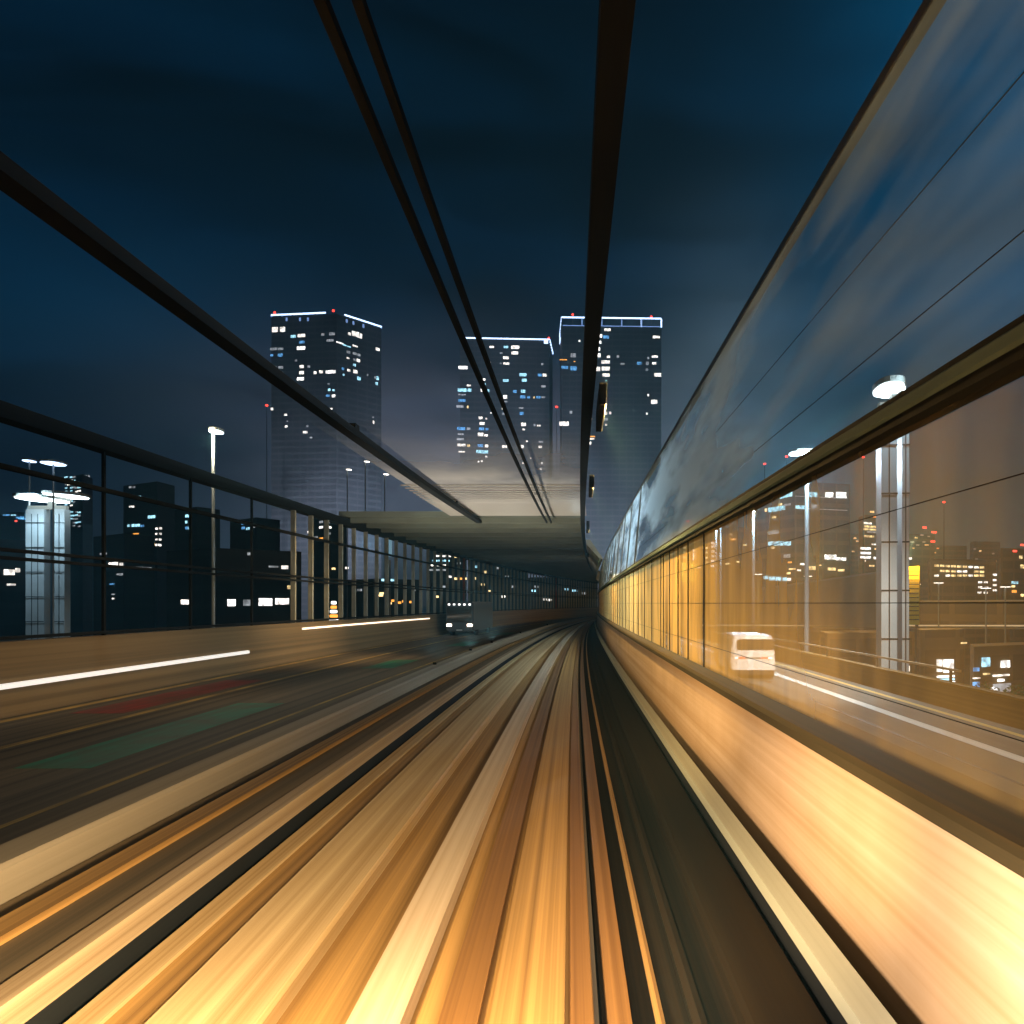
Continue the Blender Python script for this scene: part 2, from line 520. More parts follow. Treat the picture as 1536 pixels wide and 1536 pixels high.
run('centre_slab', 'yellowish concrete strip just left of the dark trough', 'concrete strip', rect(-.52, -.03, .004, .09), M['slab2'])
run('edge_channel', 'rust orange steel edge rail along the dark trough', 'edge rail', rect(.0, .16, .004, .05), M['rust'])
run('trough_rail', 'thin brown rail at the left side of the dark trough', 'rail', rect(.26, .42, -.116, .02), M['rust'])
run('cable', 'thin cable lying in the left half of the dark trough', 'cable', [(.60, -.11), (.63, -.12), (.66, -.11), (.66, -.07), (.63, -.055), (.60, -.07)], M['slab2'])
run('cable', 'thicker cable lying in the middle of the dark trough', 'cable', [(.84, -.11), (.89, -.12), (.94, -.11), (.94, -.04), (.89, -.02), (.84, -.04)], M['pit'])
run('cable_tray', 'brown cable tray at the foot of the orange wall', 'cable tray', [(1.18, -.118), (1.70, -.118), (1.70, .06), (1.66, .10), (1.22, .04), (1.18, 0)], mat('tray_steel', (.016, .011, .005), .95, spec=.05, streak=(.9, 6, (.010, .007, .004))))
run('guide_rail', 'pale green painted guide rail running along the foot of the orange wall', 'guide rail', [(1.66, .30), (1.86, .30), (1.86, .42), (1.66, .42)], M['pale'])
run('rail_support', 'dark support beam under the pale green guide rail', 'beam', rect(1.74, 1.80, -.35, .297), M['steel'])
# ---- the big lit wall at the right
wl = thing('parapet_wall', 'tall concrete wall glowing orange between the track and the right road', 'wall')
sweep('wall_panel', [(2.16, -.38), (2.40, -.38), (2.40, 1.50), (2.18, 1.50)], -2, 176, M['wall'], wl)
sweep('base_strip', rect(2.10, 2.155, -.38, .02), -2, 176, M['steel'], wl)
sweep('coping', [(2.12, 1.52), (2.72, 1.52), (2.72, 1.60), (2.68, 1.64), (2.16, 1.64), (2.12, 1.60)], -2, 176, M['coping'], wl)
sweep('road_face', rect(2.42, 2.70, -.36, 1.50), -2, 176, M['conc'], wl)

# ---- fence on that wall with its heavy top rail
fr = thing('screen_fence', 'tall screen fence with heavy rail standing on the orange wall', 'fence')
BU = 2.46
sweep('top_rail', [(BU - .10, CZ + 1.28), (BU + .10, CZ + 1.28), (BU + .10, CZ + 1.50), (BU - .10, CZ + 1.50)], -1, 176, M['steel'], fr)
sweep('rail_cover', [(BU - .125, CZ + 1.37), (BU - .10 - .002, CZ + 1.35), (BU - .10 - .002, CZ + 1.46), (BU - .125, CZ + 1.44)], -1, 176, M['rail'], fr)
sweep('screen', [(BU, 1.64), (BU, CZ + 1.28)], 1, 150, M['amber_veil'], fr, closed=False)  # amber sheet added to carry the orange veil along the fence
for z in (2.05, 2.8, 3.5):
    sweep('wire', rect(BU - .003, BU + .003, z, z + .006), -1, 150, M['steel'], fr)
bm = bmesh.new()
box(bm, -.02, .02, -.02, .02, 1.64, CZ + 1.28)
post = link_mesh('post', bm, M['steel'], fr)
for i in range(60):
    s = 8.8 + i * 2.4 if i > 4 else (14.0, 15.9, 17.4, 18.9, 20.2)[i]
    p = post if i == 0 else post.copy()
    if i:
        C.objects.link(p)
    a = at(BU, s, 0)
    p.location = (a.x, a.y, 0)
    p.rotation_euler = (0, 0, rot_at(BU, s))

# ---- leaning screen standing in for blurred pale haze, up to the eaves beam
EH = CZ + 4.7
up = thing('leaning_veil', 'bluish translucent screen standing in for blurred haze above the right fence rail', 'screen')
sweep('screen', [(BU, CZ + 1.5), (BU + .12, CZ + 2.2), (2.75, EH - .15)], 2, 150, M['sheet'], up, closed=False)
bm = bmesh.new()
tube(bm, (0, 0, CZ + 1.5), (2.75 - BU, 0, EH - .15), .035)
rb = link_mesh('rib', bm, M['gsteel'], up)
for i in range(25):
    s = 30 + i * 4.8
    p = rb if i == 0 else rb.copy()
    if i:
        C.objects.link(p)
    a = at(BU, s, 0)
    p.location = (a.x, a.y, 0)
for z, u in ((CZ + 2.1, BU + .11), (CZ + 3.1, BU + .20)):
    sweep('wire', rect(u - .003, u + .003, z, z + .006), 0, 150, M['steel'], up)
run('eaves_beam', 'dark steel beam along the top edge of the bluish screen', 'beam', rect(2.74, 2.86, EH - .14, EH - .04), M['gsteel'], 1, 150)
# ---- overhead longitudinal beams
run('overhead_girder', 'black overhead girder passing in front of the right-hand lit tower', 'girder', rect(.25, .52, EH, EH + .35), M['steel'], 2, 176)
run('overhead_rail', 'left one of the thin twin overhead rails passing left of the middle tower', 'rail', rect(-2.00, -1.91, EH, EH + .10), M['steel'], 2, 45, 'thin twin overhead rails')
run('overhead_rail', 'right one of the thin twin overhead rails passing left of the middle tower', 'rail', rect(-1.70, -1.62, EH, EH + .10), M['steel'], 2, 45, 'thin twin overhead rails')
run('overhead_girder', 'dark overhead girder at far left crossing towards the left lit tower', 'girder', rect(-6.50, -6.18, EH, EH + .2), M['steel'], 2, 45)
run('overhead_girder', 'thick dark girder along the top of the left fence', 'girder', rect(-14.5, -14.0, EH - .15, EH + .25), M['steel'], 8, 176)

# ---- slatted canopy standing in for the blurred deck, and solid deck ahead
cn = thing('stand_in_canopy', 'pale slatted canopy standing in for the blurred deck before the dark deck', 'canopy')
bm = bmesh.new()
box(bm, -.5, 7.4, -.035, .035, 0, .05)
sl = link_mesh('slat', bm, M['slat'], cn)
s, i = 33.0, 0
while s < 44.4:
    p = sl if i == 0 else sl.copy()
    if i:
        C.objects.link(p)
    p.location = (bend(-3.5, s) - 7.15, s, EH + .36)
    s += max(.32, 1.5 - (s - 19) * .05)
    i += 1
sweep('canopy_sheet', [(-7.6, EH + .44), (-3, EH + .44), (.25, EH + .44)], 19, 44.9, M['csheet'], cn, closed=False)
dk = thing('upper_deck', 'dark greenish underside of the upper deck ahead with cross ribs', 'bridge deck')
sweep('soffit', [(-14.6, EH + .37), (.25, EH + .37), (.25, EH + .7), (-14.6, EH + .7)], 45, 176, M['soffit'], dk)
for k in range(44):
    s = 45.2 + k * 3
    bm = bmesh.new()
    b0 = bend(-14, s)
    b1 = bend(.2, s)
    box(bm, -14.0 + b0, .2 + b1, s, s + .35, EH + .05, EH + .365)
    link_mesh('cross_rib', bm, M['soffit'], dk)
# haunch at the right side of the deck
hn = run('deck_haunch', 'pale haunch panels along the right edge of the dark deck', 'haunch', [(.55, EH + .3), (.62, EH - .1), (1.9, EH - 1.2), (2.2, EH - 1.2), (.95, EH + .3)], M['conc'], 60, 176)

# ---- left fence and parapet
lp = run('parapet_wall', 'brown concrete parapet along the far side of the left road', 'wall', [(-14.35, -.36), (-14.0, -.36), (-14.0, 1.85), (-14.35, 1.85)], M['parapet'])
lf = thing('post_fence', 'long fence of pale vertical posts and dark rails on the left parapet', 'fence')
for z0, z1 in ((CZ + 3.30, CZ + 3.42), (CZ + 1.28, CZ + 1.36), (CZ + 1.08, CZ + 1.16), (CZ - .9, CZ - .82)):
    sweep('rail', rect(-14.14, -13.98, z0, z1), 10, 176, M['steel'], lf)
bm = bmesh.new()
box(bm, -.11, .11, -.08, .08, 1.85, EH - .15)
pp = link_mesh('post', bm, M['post'], lf)
for i in range(62):
    s = 37.5 + i * 2.25
    p = pp if i == 0 else pp.copy()
    if i:
        C.objects.link(p)
    if i in (18, 44):
        p.data = p.data.copy()
        p.data.materials[0] = M['redpost']
        p['label'] = 'rust red post'
    a = at(-14.22, s, 0)
    p.location = (a.x, a.y, 0)
    p.rotation_euler = (0, 0, rot_at(-14.2, s))
bm = bmesh.new()
box(bm, -.04, .04, -.05, .05, 1.85, EH - .15)
pp = link_mesh('slim_post', bm, M['steel'], lf)
for i in range(5):
    p = pp if i == 0 else pp.copy()
    if i: C.objects.link(p)
    a = at(-14.22, 13 + i * 5, 0)
    p.location = (a.x, a.y, 0)
tag(sweep('light_trail', [(-13.94, .70), (-13.86, .72), (-13.86, .82), (-13.94, .84)], 8, 32, emat('white_trail_glow', (1, .95, .88), .8)), 'long white car light trail low on the brown parapet of the left road', 'light trail')  # car light trail built as a glowing strip, no lamp there
# right road outer barrier with handrail
rbw = thing('road_barrier', 'dark brown barrier along the outer edge of the right road', 'barrier')
sweep('barrier_wall', [(10.0, -.36), (10.35, -.36), (10.25, .62), (10.08, .62)], -2, 176, M['parapet'], rbw)
sweep('cap', rect(10.02, 10.30, .625, .69), -2, 176, M['slab2'], rbw)
sweep('handrail', rect(10.14, 10.20, 1.0, 1.06), 20, 176, M['beamtop'], rbw)
for i in range(30):
    a = at(10.17, 20.5 + i * 5, 0)
    boxo('handrail_post', a.x - .03, a.x + .03, a.y - .03, a.y + .03, .69, 1.0, M['gsteel'], rbw)

# ================================================================== WHITE CAR
def make_car():
    t = thing('car', 'white boxy hatchback with red tail lights on the right road', 'car')
    # body by stations along y (rear at 0)
    prof = []
    st = [(0.00, 1.50, .88, .30), (.05, 1.60, .96, .26), (.22, 1.645, 1.0, .22), (1.0, 1.66, 1.0, .2), (2.0, 1.65, 1.0, .2), (2.5, 1.60, 1.0, .2),
          (3.05, 1.10, 1.0, .2), (3.55, 1.00, .97, .22), (3.82, .85, .90, .28), (3.88, .72, .82, .34)]
    bm = bmesh.new()
    rows = []
    for y, top, wf, bot in st:
        belt = min(top - .06, .98)
        hw = .85 * wf
        pts = [(0, bot), (hw * .80, bot), (hw * .97, bot + .10), (hw, .50), (hw, .72), (hw * .985, belt)]
        if top > 1.2:
            pts += [(hw * .94, belt + (top - belt) * .5), (hw * .90, top - .16), (hw * .82, top - .04), (hw * .5, top), (0, top + .01)]
        else:
            pts += [(hw * .95, belt + .01), (hw * .90, belt + .02), (hw * .82, top - .02), (hw * .5, top), (0, top + .01)]
        ring = pts + [(-x, z) for x, z in pts[-2:0:-1]]
        rows.append([bm.verts.new((x, y, z)) for x, z in ring])
    for a, b in zip(rows, rows[1:]):
        for i in range(len(a)):
            j = (i + 1) % len(a)
            bm.faces.new((a[i], a[j], b[j], b[i]))
    bm.faces.new(rows[0][::-1])
    bm.faces.new(rows[-1])
    bmesh.ops.recalc_face_normals(bm, faces=bm.faces[:])
    body = link_mesh('body', bm, M['carwhite'], t, True)
    bv = body.modifiers.new('bevel', 'BEVEL'); bv.width = .03; bv.segments = 3; bv.limit_method = 'ANGLE'
    def rrect(name, pts2, y0, y1, m, parent=t):
        bm = bmesh.new()
        a = [bm.verts.new((x, y0, z)) for x, z in pts2]
        b = [bm.verts.new((x, y1, z)) for x, z in pts2]
        bm.faces.new(a); bm.faces.new(b[::-1])
        for i in range(len(a)):
            j = (i + 1) % len(a)
            bm.faces.new((a[i], b[i], b[j], a[j]))
        bmesh.ops.recalc_face_normals(bm, faces=bm.faces[:])
        return link_mesh(name, bm, m, parent)
    def rr(x0, x1, z0, z1, r, n=4):
        out = []
        for cx, cz, a0 in ((x1 - r, z1 - r, 0), (x0 + r, z1 - r, 90), (x0 + r, z0 + r, 180), (x1 - r, z0 + r, 270)):
            for k in range(n + 1):
                a = R(a0 + 90 * k / n)
                out.append((cx + r * math.cos(a), cz + r * math.sin(a)))
        return out
    rrect('tailgate_panel', rr(-.74, .74, .40, 1.50, .14), -.025, .03, M['carwhite'])
    # rear window wraps round the right-hand corner
    rw = rrect('rear_window', rr(-.60, .77, 1.06, 1.46, .09), -.045, -.018, M['carglass'])
    rrect('wiper', rr(-.20, .28, 1.075, 1.10, .01), -.06, -.047, M['trim'], rw)
    bm = bmesh.new(); box(bm, .775, .80, -.015, .62, 1.06, 1.44); link_mesh('corner_window', bm, M['carglass'], t)
    for s in (-1, 1):
        lightp = rrect('tail_light', rr(min(s * .30, s * .70), max(s * .30, s * .70), .735, .80, .03), -.045, -.02, E['tail'])
        rrect('lamp_core', rr(min(s * .56, s * .68), max(s * .56, s * .68), .745, .79, .02), -.055, -.047, E['head'], lightp)
    rrect('garnish', rr(-.29, .29, .745, .79, .01), -.04, -.02, M['chrome'])
    rrect('number_plate', rr(-.17, .17, .50, .66, .01), -.04, -.02, M['plate'])
    rrect('bumper', rr(-.80, .80, .32, .46, .06), -.09, .05, M['carwhite'])
    rrect('under_trim', rr(-.76, .76, .14, .31, .03), -.06, .06, M['trim'])
    bm = bmesh.new(); tube(bm, (.45, -.08, .24), (.45, .05, .24), .035); link_mesh('exhaust_pipe', bm, M['chrome'], t)
    rrect('high_brake_light', rr(-.12, .12, 1.53, 1.55, .008), .01, .035, E['tail'])
    for s in (-1, 1):
        for (y0, y1) in ((.75, 1.55), (1.63, 2.50)):
            bm = bmesh.new()
            q = [(.822, 1.04), (.775, 1.44)]
            a = [bm.verts.new((s * (q[0][0] + .012), y0, q[0][1])), bm.verts.new((s * (q[0][0] + .012), y1 + .1, q[0][1])),
                 bm.verts.new((s * (q[1][0] + .012), y1, q[1][1])), bm.verts.new((s * (q[1][0] + .012), y0, q[1][1]))]
            b = [bm.verts.new(v.co - Vector((s * .05, 0, 0))) for v in a]
            bm.faces.new(a); bm.faces.new(b[::-1])
            for i in range(4):
                bm.faces.new((a[i], b[i], b[(i + 1) % 4], a[(i + 1) % 4]))
            bmesh.ops.recalc_face_normals(bm, faces=bm.faces[:])
            link_mesh('side_window', bm, M['carglass'], t)
        bm = bmesh.new()
        bmesh.ops.create_icosphere(bm, subdivisions=2, radius=.11, matrix=Matrix.Translation((s * .96, 2.55, 1.05)) @ Matrix.Diagonal((1, .6, .8, 1)))
        link_mesh('door_mirror', bm, M['carwhite'], t, True)
        for y in (.62, 3.15):
            wt = bpy.data.objects.new('wheel', None); C.objects.link(wt); wt.parent = t
            bm = bmesh.new(); tube(bm, (s * .66, y, .31), (s * .865, y, .31), .31, .31, 24)
            bmesh.ops.bevel(bm, geom=[e for e in bm.edges if abs(e.verts[0].co.x - e.verts[1].co.x) < 1e-5], offset=.03, segments=2, affect='EDGES')
            link_mesh('tyre', bm, M['tyre'], wt)
            bm = bmesh.new(); tube(bm, (s * .85, y, .31), (s * .872, y, .31), .19, .18, 20); link_mesh('rim', bm, M['rim'], wt)
            bm = bmesh.new(); tube(bm, (s * .60, y, .36), (s * .856, y, .36), .36, .36, 24); link_mesh('wheel_arch', bm, M['trim'], t)
    return t
car = make_car()
ca = at(6.75, 28.5, 0)
car.location = (ca.x, ca.y, .005)
car.rotation_euler = (0, 0, rot_at(6.75, 28.5) - R(2))

# ================================================================== LAMP MASTS
def lozenge(bm, cx, cy, cz, lx, ly, h, n=16, tilt=0):
    top, bot = [], []
    for i in range(n):
        a = 2 * math.pi * i / n
        x = lx * math.copysign(abs(math.cos(a)) ** .8, math.cos(a))
        y = ly * math.copysign(abs(math.sin(a)) ** .8, math.sin(a))
        z = cz + tilt * x
        bot.append(bm.verts.new((cx + x, cy + y, z)))
        top.append(bm.verts.new((cx + x, cy + y, z + h)))
    bm.faces.new(bot[::-1]); bm.faces.new(top)
    for i in range(n):
        j = (i + 1) % n
        bm.faces.new((bot[i], bot[j], top[j], top[i]))
def twin_mast(label, loc, H, wl_, wr_, gap, lum, rz=0, energy=3000):
    """two flat clad legs, flat luminaires on top that light the heads of the legs"""
    t = thing('floodlight_mast', label, 'light mast', loc, rz, 'twin-legged floodlight masts')
    for x0, x1 in ((-gap / 2 - wl_, -gap / 2), (gap / 2, gap / 2 + wr_)):
        bm = bmesh.new(); box(bm, x0, x1, -.3, .3, 0, H - .6)
        lg = link_mesh('leg', bm, M['pylon'], t)
        bm = bmesh.new()
        nb = max(2, int((x1 - x0) / .35))
        for k in range(1, nb):
            x = x0 + (x1 - x0) * k / nb
            box(bm, x - .015, x + .015, -.33, -.302, .5, H - .9)
        z = 2.0
        while z < H - 1.2:
            box(bm, x0 - .01, x1 + .01, -.345, -.332, z, z + .05)
            z += 1.6
        link_mesh('cladding_grid', bm, M['steel'], lg)
    for zz in ((H * .38, H * .30) if H > 15 else ()):
        boxo('band', -gap / 2 - wl_ - .1, -gap / 2 + .1, -.4, .35, zz, zz + .12, M['slat'], t)
        boxo('band', gap / 2 - .1, gap / 2 + wr_ + .1, -.4, .35, zz, zz + .12, M['slat'], t)
    for k, (cx, cy, lx, ly) in enumerate(lum):
        bm = bmesh.new(); lozenge(bm, cx, cy, H + k * .25, lx, ly, .18, tilt=-.05)
        l = link_mesh('luminaire', bm, M['gsteel'], t)
        bm = bmesh.new(); lozenge(bm, cx, cy, H + k * .25 - .07, lx * .93, ly * .93, .05, tilt=-.05)
        link_mesh('lens', bm, E['lamp'], l)
    bm = bmesh.new()
    box(bm, -gap / 2 - wl_, gap / 2 + wr_, -.15, .15, H - .6, H - .35)
    box(bm, -.2, .2, -.15, .15, H - .35, H + .02)
    link_mesh('head_frame', bm, M['gsteel'], t)
    l = lamp('mast_light', 'SPOT', (0, -2.2, H + .4), energy, COOL, .5, None, 150)
    l.parent = t
    l.rotation_euler = (R(6), 0, 0)
    return t
# right mast
p = P(1345, 905, 25.6)
twin_mast('twin-legged floodlit mast rising above the right fence, nearest on the right', (p.x, 25.6, -.4), .4 + CZ + 7.05, .50, .22, .16,
          [(-.42, -.5, .42, .9), (.05, .7, .38, .8)], R(-6), 1000)
# left pylon
p = P(78, 905, 50)
twin_mast('twin-legged blue-white floodlit mast far left, behind the left fence', (p.x, 50, -18), 18 + CZ + 6.7, 1.2, .7, .62,
          [(-.2, -.6, 1.5, 1.5), (1.2, -.4, 1.3, 1.2)], 0, 6500)

def pole_mast(label, X, Ytop, s, r, arms, lens='lamp', size=.6, group='lamp posts along the outer edge of the right road', energy=0, base=-.4, name='lamp_post', col=COOL):
    p = P(X, Ytop, s)
    H = p.z - base
    t = thing(name, label, 'lamp post', (p.x, s, base), 0, group)
    bm = bmesh.new(); tube(bm, (0, 0, 0), (0, 0, H), r * 1.25, r, 10); link_mesh('pole', bm, M['pylon'], t)
    for dx in arms:
        bm = bmesh.new(); tube(bm, (0, 0, H - .1), (dx * .7, 0, H + .08), r * .5, r * .4, 6); link_mesh('arm', bm, M['gsteel'], t)
        bm = bmesh.new(); lozenge(bm, dx, 0, H + .08, size, size * 1.4, .10, 10); l = link_mesh('lamp_head', bm, M['gsteel'], t)
        bm = bmesh.new(); lozenge(bm, dx, 0, H + .03, size * .9, size * 1.3, .04, 10); link_mesh('lens', bm, E[lens], l)
    if energy:
        l = lamp('post_light', 'POINT', (0, -.5, H - .4), energy, col, .15)
        l.parent = t
    return t
pole_mast('tall lamp post with wide flat head left of the big right mast', 1210, 682, 34, .09, (-.42, .12), 'lamp', .36, energy=6500)
pole_mast('thin tall post with white head beside the pale office block', 1130, 762, 52, .09, (-.2,), 'lampw', .2, energy=4500)
pole_mast('left one of two thin posts standing close together before the orange glow', 1074, 788, 60, .07, (0.0,), 'lampw', .16, energy=1000)
pole_mast('right one of two thin posts standing close together before the orange glow', 1081, 788, 61, .07, (0.0,), 'lampw', .16)
for X, Y, s, lab in ((1045, 852, 130, 'small twin-headed street lamp behind the yellow ring sign'), (1137, 862, 120, 'small twin-headed street lamp under the pale office block'),
                     (1212, 865, 120, 'small twin-headed street lamp at the foot of the tall wide-headed post'), (1374, 877, 110, 'small street lamp right beside the yellow panel'),
                     (1408, 875, 110, 'small street lamp under the rows of amber windows'), (1479, 883, 105, 'left of two small street lamps near the right picture edge'),
                     (1508, 881, 105, 'right of two small street lamps near the right picture edge')):
    pole_mast(lab, X, Y, s, .10, (-.35, .35), 'lampw', .30, 'small white street lamps', 0, -18, 'street_lamp')
pole_mast('single bright blue-white lamp high between the left mast and the left lit tower', 320, 650, 31, .06, (.12, ), 'lamp', .26, 'lamp posts beyond the left fence', 900, -.4, 'lamp_post', (1, .8, .55))
for X, Y, s, lab, sz in ((44, 693, 50, 'small slanted blue-white stand-in for a window reflection at far left edge', .35), (80, 697, 46, 'larger slanted blue-white stand-in for a window reflection just above the left floodlit mast', .6)):
    pole_mast(lab, X, Y, s, .05, (0.0,), 'crown', sz, 'lamp posts beyond the left fence', 0, -18)  # posts added where lamps mirror in the train window
for X, Y, lab in ((521, 705, 'lowest-left of the small lamps below the left lit tower'), (548, 693, 'middle of the small lamps below the left lit tower'), (577, 712, 'rightmost of the small lamps below the left lit tower')):
    pole_mast(lab, X, Y, 150, .10, (.3,), 'lampw', .55, 'small lamps below the left lit tower', 0, -18)
lamp('added_beam', 'SPOT', (9.8, 9.8, 8.2), 30000, (1, .93, .84), .15, (6.9, 29, .9), 34, 1)  # added beam without a post, brightens the car's rear and the road
lamp('added_beam', 'SPOT', (9.8, -3, 8.2), 9500, (1, .66, .28), .15, (3.2, 9, 2.2), 75, 1)  # added sodium-coloured beam that makes the amber sheet glow
# added sodium floodlights, put in to light the wall and right fence orange
for k, (sy, en, lab) in enumerate(((18, 6000, 'nearest'), (30, 4600, 'second'), (46, 5500, 'third'), (70, 6000, 'farthest'))):
    a = at(.62, sy, 0)
    t = thing('added_floodlight', lab + ' added floodlight on the side of the black overhead girder', 'added floodlight', (a.x, a.y, EH - .02), rot_at(.6, sy), 'added floodlights on the black overhead girder')
    boxo('inner_baffle', 0, .03, -1.3, 1.3, -.36, .10, M['steel'], t)
    boxo('bottom_lip', .031, .137, -1.3, 1.3, -.36, -.345, M['steel'], t)
    boxo('hood', 0, .18, -1.3, 1.3, .102, .13, M['steel'], t)
    boxo('outer_baffle', .165, .18, -1.3, 1.3, -.216, .10, M['black'], t)
    for y in (-1.302, 1.303): boxo('end_plate', .0, .164, min(y, y + .02), max(y, y + .02), -.34, .10, M['steel'], t)
    l = lamp('sodium_fill', 'POINT', (.065, 0, -.02), en, SOD, .02)
    l.parent = t
for k, (sy, en, lab) in enumerate(((27, 1400, 'nearest'), (35, 2600, 'second'), (42, 3000, 'third'), (56, 500, 'fourth'), (76, 500, 'farthest'))):  # added uplights, put in to brighten canopy and deck underside
    a = at(-5.04, sy, .64)
    t = thing('uplight', lab + ' added small black uplight on the low kerb wall', 'uplight', a, rot_at(-5, sy), 'added uplights on the low kerb wall')
    boxo('housing', -.06, .06, -.05, .05, .003, .06, M['steel'], t, .01)
    boxo('hood', -.06, .06, -.06, -.051, .01, .09, M['steel'], t)
    l = lamp('uplight_fill', 'SPOT', (0, .0, .12), en, (1, .90, .76), .06, None, 130, .6)
    l.parent = t
    l.rotation_euler = (R(165), 0, 0)
for k, (sy, en, lab) in enumerate(((22, 1100, 'nearer'), (38, 3600, 'farther'))):  # added lamps, put in to brighten the left parapet, road and posts
    a = at(-6.4, sy, 0)
    t = thing('added_floodlight', lab + ' added floodlight on top of the far left overhead girder', 'added floodlight', (a.x, a.y, EH + .3), rot_at(-6.4, sy), 'added floodlights on the far left overhead girder')
    boxo('housing', .07, .10, -.2, .2, -.08, .10, M['steel'], t)
    boxo('hood', -.12, .10, -.2, .2, .102, .13, M['steel'], t)
    boxo('lens', .058, .068, -.16, .16, -.02, .08, emat('added_lamp_lens', (1, .6, .2), 2), t)
    l = lamp('sodium_fill', 'SPOT', (-.16, 0, -.02), en, (1, .68, .34), .12, None, 84, 1)
    l.parent = t
    l.rotation_euler = (0, R(48), 0)
# ================================================================== CITY
def cpick(ws):
    r = random.random() * sum(x for _, x in ws)
    for k, x in ws:
        r -= x
        if r <= 0:
            return k
    return ws[-1][0]
class Block:
    """a box-shaped building seen corner-on: A left front, K near corner, B right front; windows sit on its two faces"""
    def __init__(s, label, A, K, B, top, base=-18, m='facade', cat='building', name='building', group=None, depth=None):
        s.A, s.K, s.B = (Vector((*q, 0)) for q in (A, K, B))
        D = s.A + s.B - s.K
        s.t = thing(name, label, cat, (s.K.x, s.K.y, base), 0, group)
        s.base, s.top = base, top
        bm = bmesh.new()
        f = [s.A, s.K, s.B, D]
        lo = [bm.verts.new((q.x - s.K.x, q.y - s.K.y, 0)) for q in f]
        hi = [bm.verts.new((q.x - s.K.x, q.y - s.K.y, top - base)) for q in f]
        bm.faces.new(lo[::-1]); bm.faces.new(hi)
        for i in range(4):
            j = (i + 1) % 4
            bm.faces.new((lo[i], lo[j], hi[j], hi[i]))
        bmesh.ops.recalc_face_normals(bm, faces=bm.faces[:])
        link_mesh('walls', bm, M[m], s.t)
        s.count = 0
    def panel(s, face, c, wd, z, h, m, name='window', th=.15):
        """a window c metres along the face (0 = near corner), centred there"""
        E2 = s.A if face == 'L' else s.B
        d = (E2 - s.K).normalized()
        n = Vector((d.y, -d.x, 0))
        if n.y > 0: n = -n
        o = s.K + d * c - s.K + n * .02
        bm = bmesh.new()
        vs = []
        for k in (0, 1):
            for a, b in ((-1, -1), (1, -1), (1, 1), (-1, 1)):
                q = o + d * (a * wd / 2) + n * (th * k)
                vs.append(bm.verts.new((q.x, q.y, z - s.base + b * h / 2)))
        bm.faces.new(vs[:4][::-1]); bm.faces.new(vs[4:])
        for i in range(4):
            j = (i + 1) % 4
            bm.faces.new((vs[i], vs[j], vs[4 + j], vs[4 + i]))
        bmesh.ops.recalc_face_normals(bm, faces=bm.faces[:])
        s.count += 1
        return link_mesh(name, bm, E[m] if isinstance(m, str) and m in E else M[m], s.t)
    def px(s, X, Y, wp, hp, m, name='window'):
        """the window whose middle is seen at photo pixel X, Y (wp x hp pixels)"""
        for face, Q in (('L', s.A), ('R', s.B)):
            rx = (X - VX) / F
            d = Q - s.K
            den = d.x - rx * d.y
            if abs(den) < 1e-9: continue
            t = (rx * s.K.y - s.K.x) / den
            if -.03 <= t <= 1.03:
                q = s.K + d * t
                dist = q.y
                fs = abs(d.x - rx * d.y) / d.length   # foreshortening
                return s.panel(face, d.length * t, wp * dist / F / max(fs, .3), CZ + (VY - Y) * dist / F, hp * dist / F, m, name)
def px_pt(X, s): return ((X - VX) * s / F, s)
def zz(Y, s): return CZ + (VY - Y) * s / F

# --- left lit tower
T1 = Block('left lit tower seen corner-on with blue-white roof edges on two sides', px_pt(407, 404), px_pt(505, 400), px_pt(572, 421), zz(471, 400), name='tower', cat='tower')
Z = .1367
for x, y, ww, hh, c in ((165,325,60,62,'w'),(248,322,55,62,'w'),(365,400,55,35,'c'),(455,390,80,40,'w'),(460,462,60,30,'b'),(450,528,90,42,'W'),(150,537,70,30,'d'),(225,537,60,30,'d'),
    (222,605,50,38,'b'),(130,608,28,28,'b'),(395,665,22,25,'d'),(160,740,45,30,'d'),(228,740,50,32,'d'),(458,732,42,38,'w'),(535,730,28,28,'d'),(160,805,40,35,'d'),(228,805,50,40,'d'),
    (457,798,50,40,'w'),(445,865,75,38,'W'),(605,798,28,36,'w'),(670,788,38,34,'w'),(775,788,105,38,'W'),(790,372,60,35,'d'),(770,443,75,30,'d'),(690,380,30,30,'d'),
    (755,922,22,18,'d'),(760,985,26,30,'c'),(808,990,22,24,'c'),(745,1050,38,26,'b'),(808,1053,34,34,'W'),(528,1058,26,24,'d'),(720,1182,30,16,'d'),(783,1192,22,20,'w'),(735,1245,28,16,'d'),
    (282,1258,30,24,'w'),(288,1388,26,26,'w'),(520,1385,24,22,'d'),(497,1450,48,28,'w'),(560,1510,26,18,'d'),(300,1330,14,14,'d'),(132,1196,24,30,'w'),
    (1028,368,40,60,'w'),(1070,380,30,66,'w'),(1105,395,26,60,'w'),(980,372,28,32,'w'),(875,470,75,16,'W'),(925,495,40,14,'c'),(975,512,40,12,'c'),(1042,505,54,18,'w'),(1290,540,42,34,'w'),
    (970,572,38,32,'d'),(1038,588,44,30,'d'),(1085,603,34,32,'d'),(965,637,26,18,'w'),(1078,665,36,36,'w'),(1035,655,24,26,'d'),(1035,713,28,32,'c'),(910,755,26,30,'b'),(973,772,30,28,'w'),
    (1045,786,42,42,'w'),(915,820,18,22,'c'),(1085,862,38,44,'c'),(1290,858,26,44,'c'),(1262,850,12,30,'d'),(1280,918,24,34,'c'),(1180,822,12,24,'d'),(1245,1342,14,38,'w'),(1240,1288,10,18,'d'),(962,1425,30,20,'d')):
    T1.px(390 + x * Z, 450 + y * Z, ww * Z, hh * Z * .85, c)
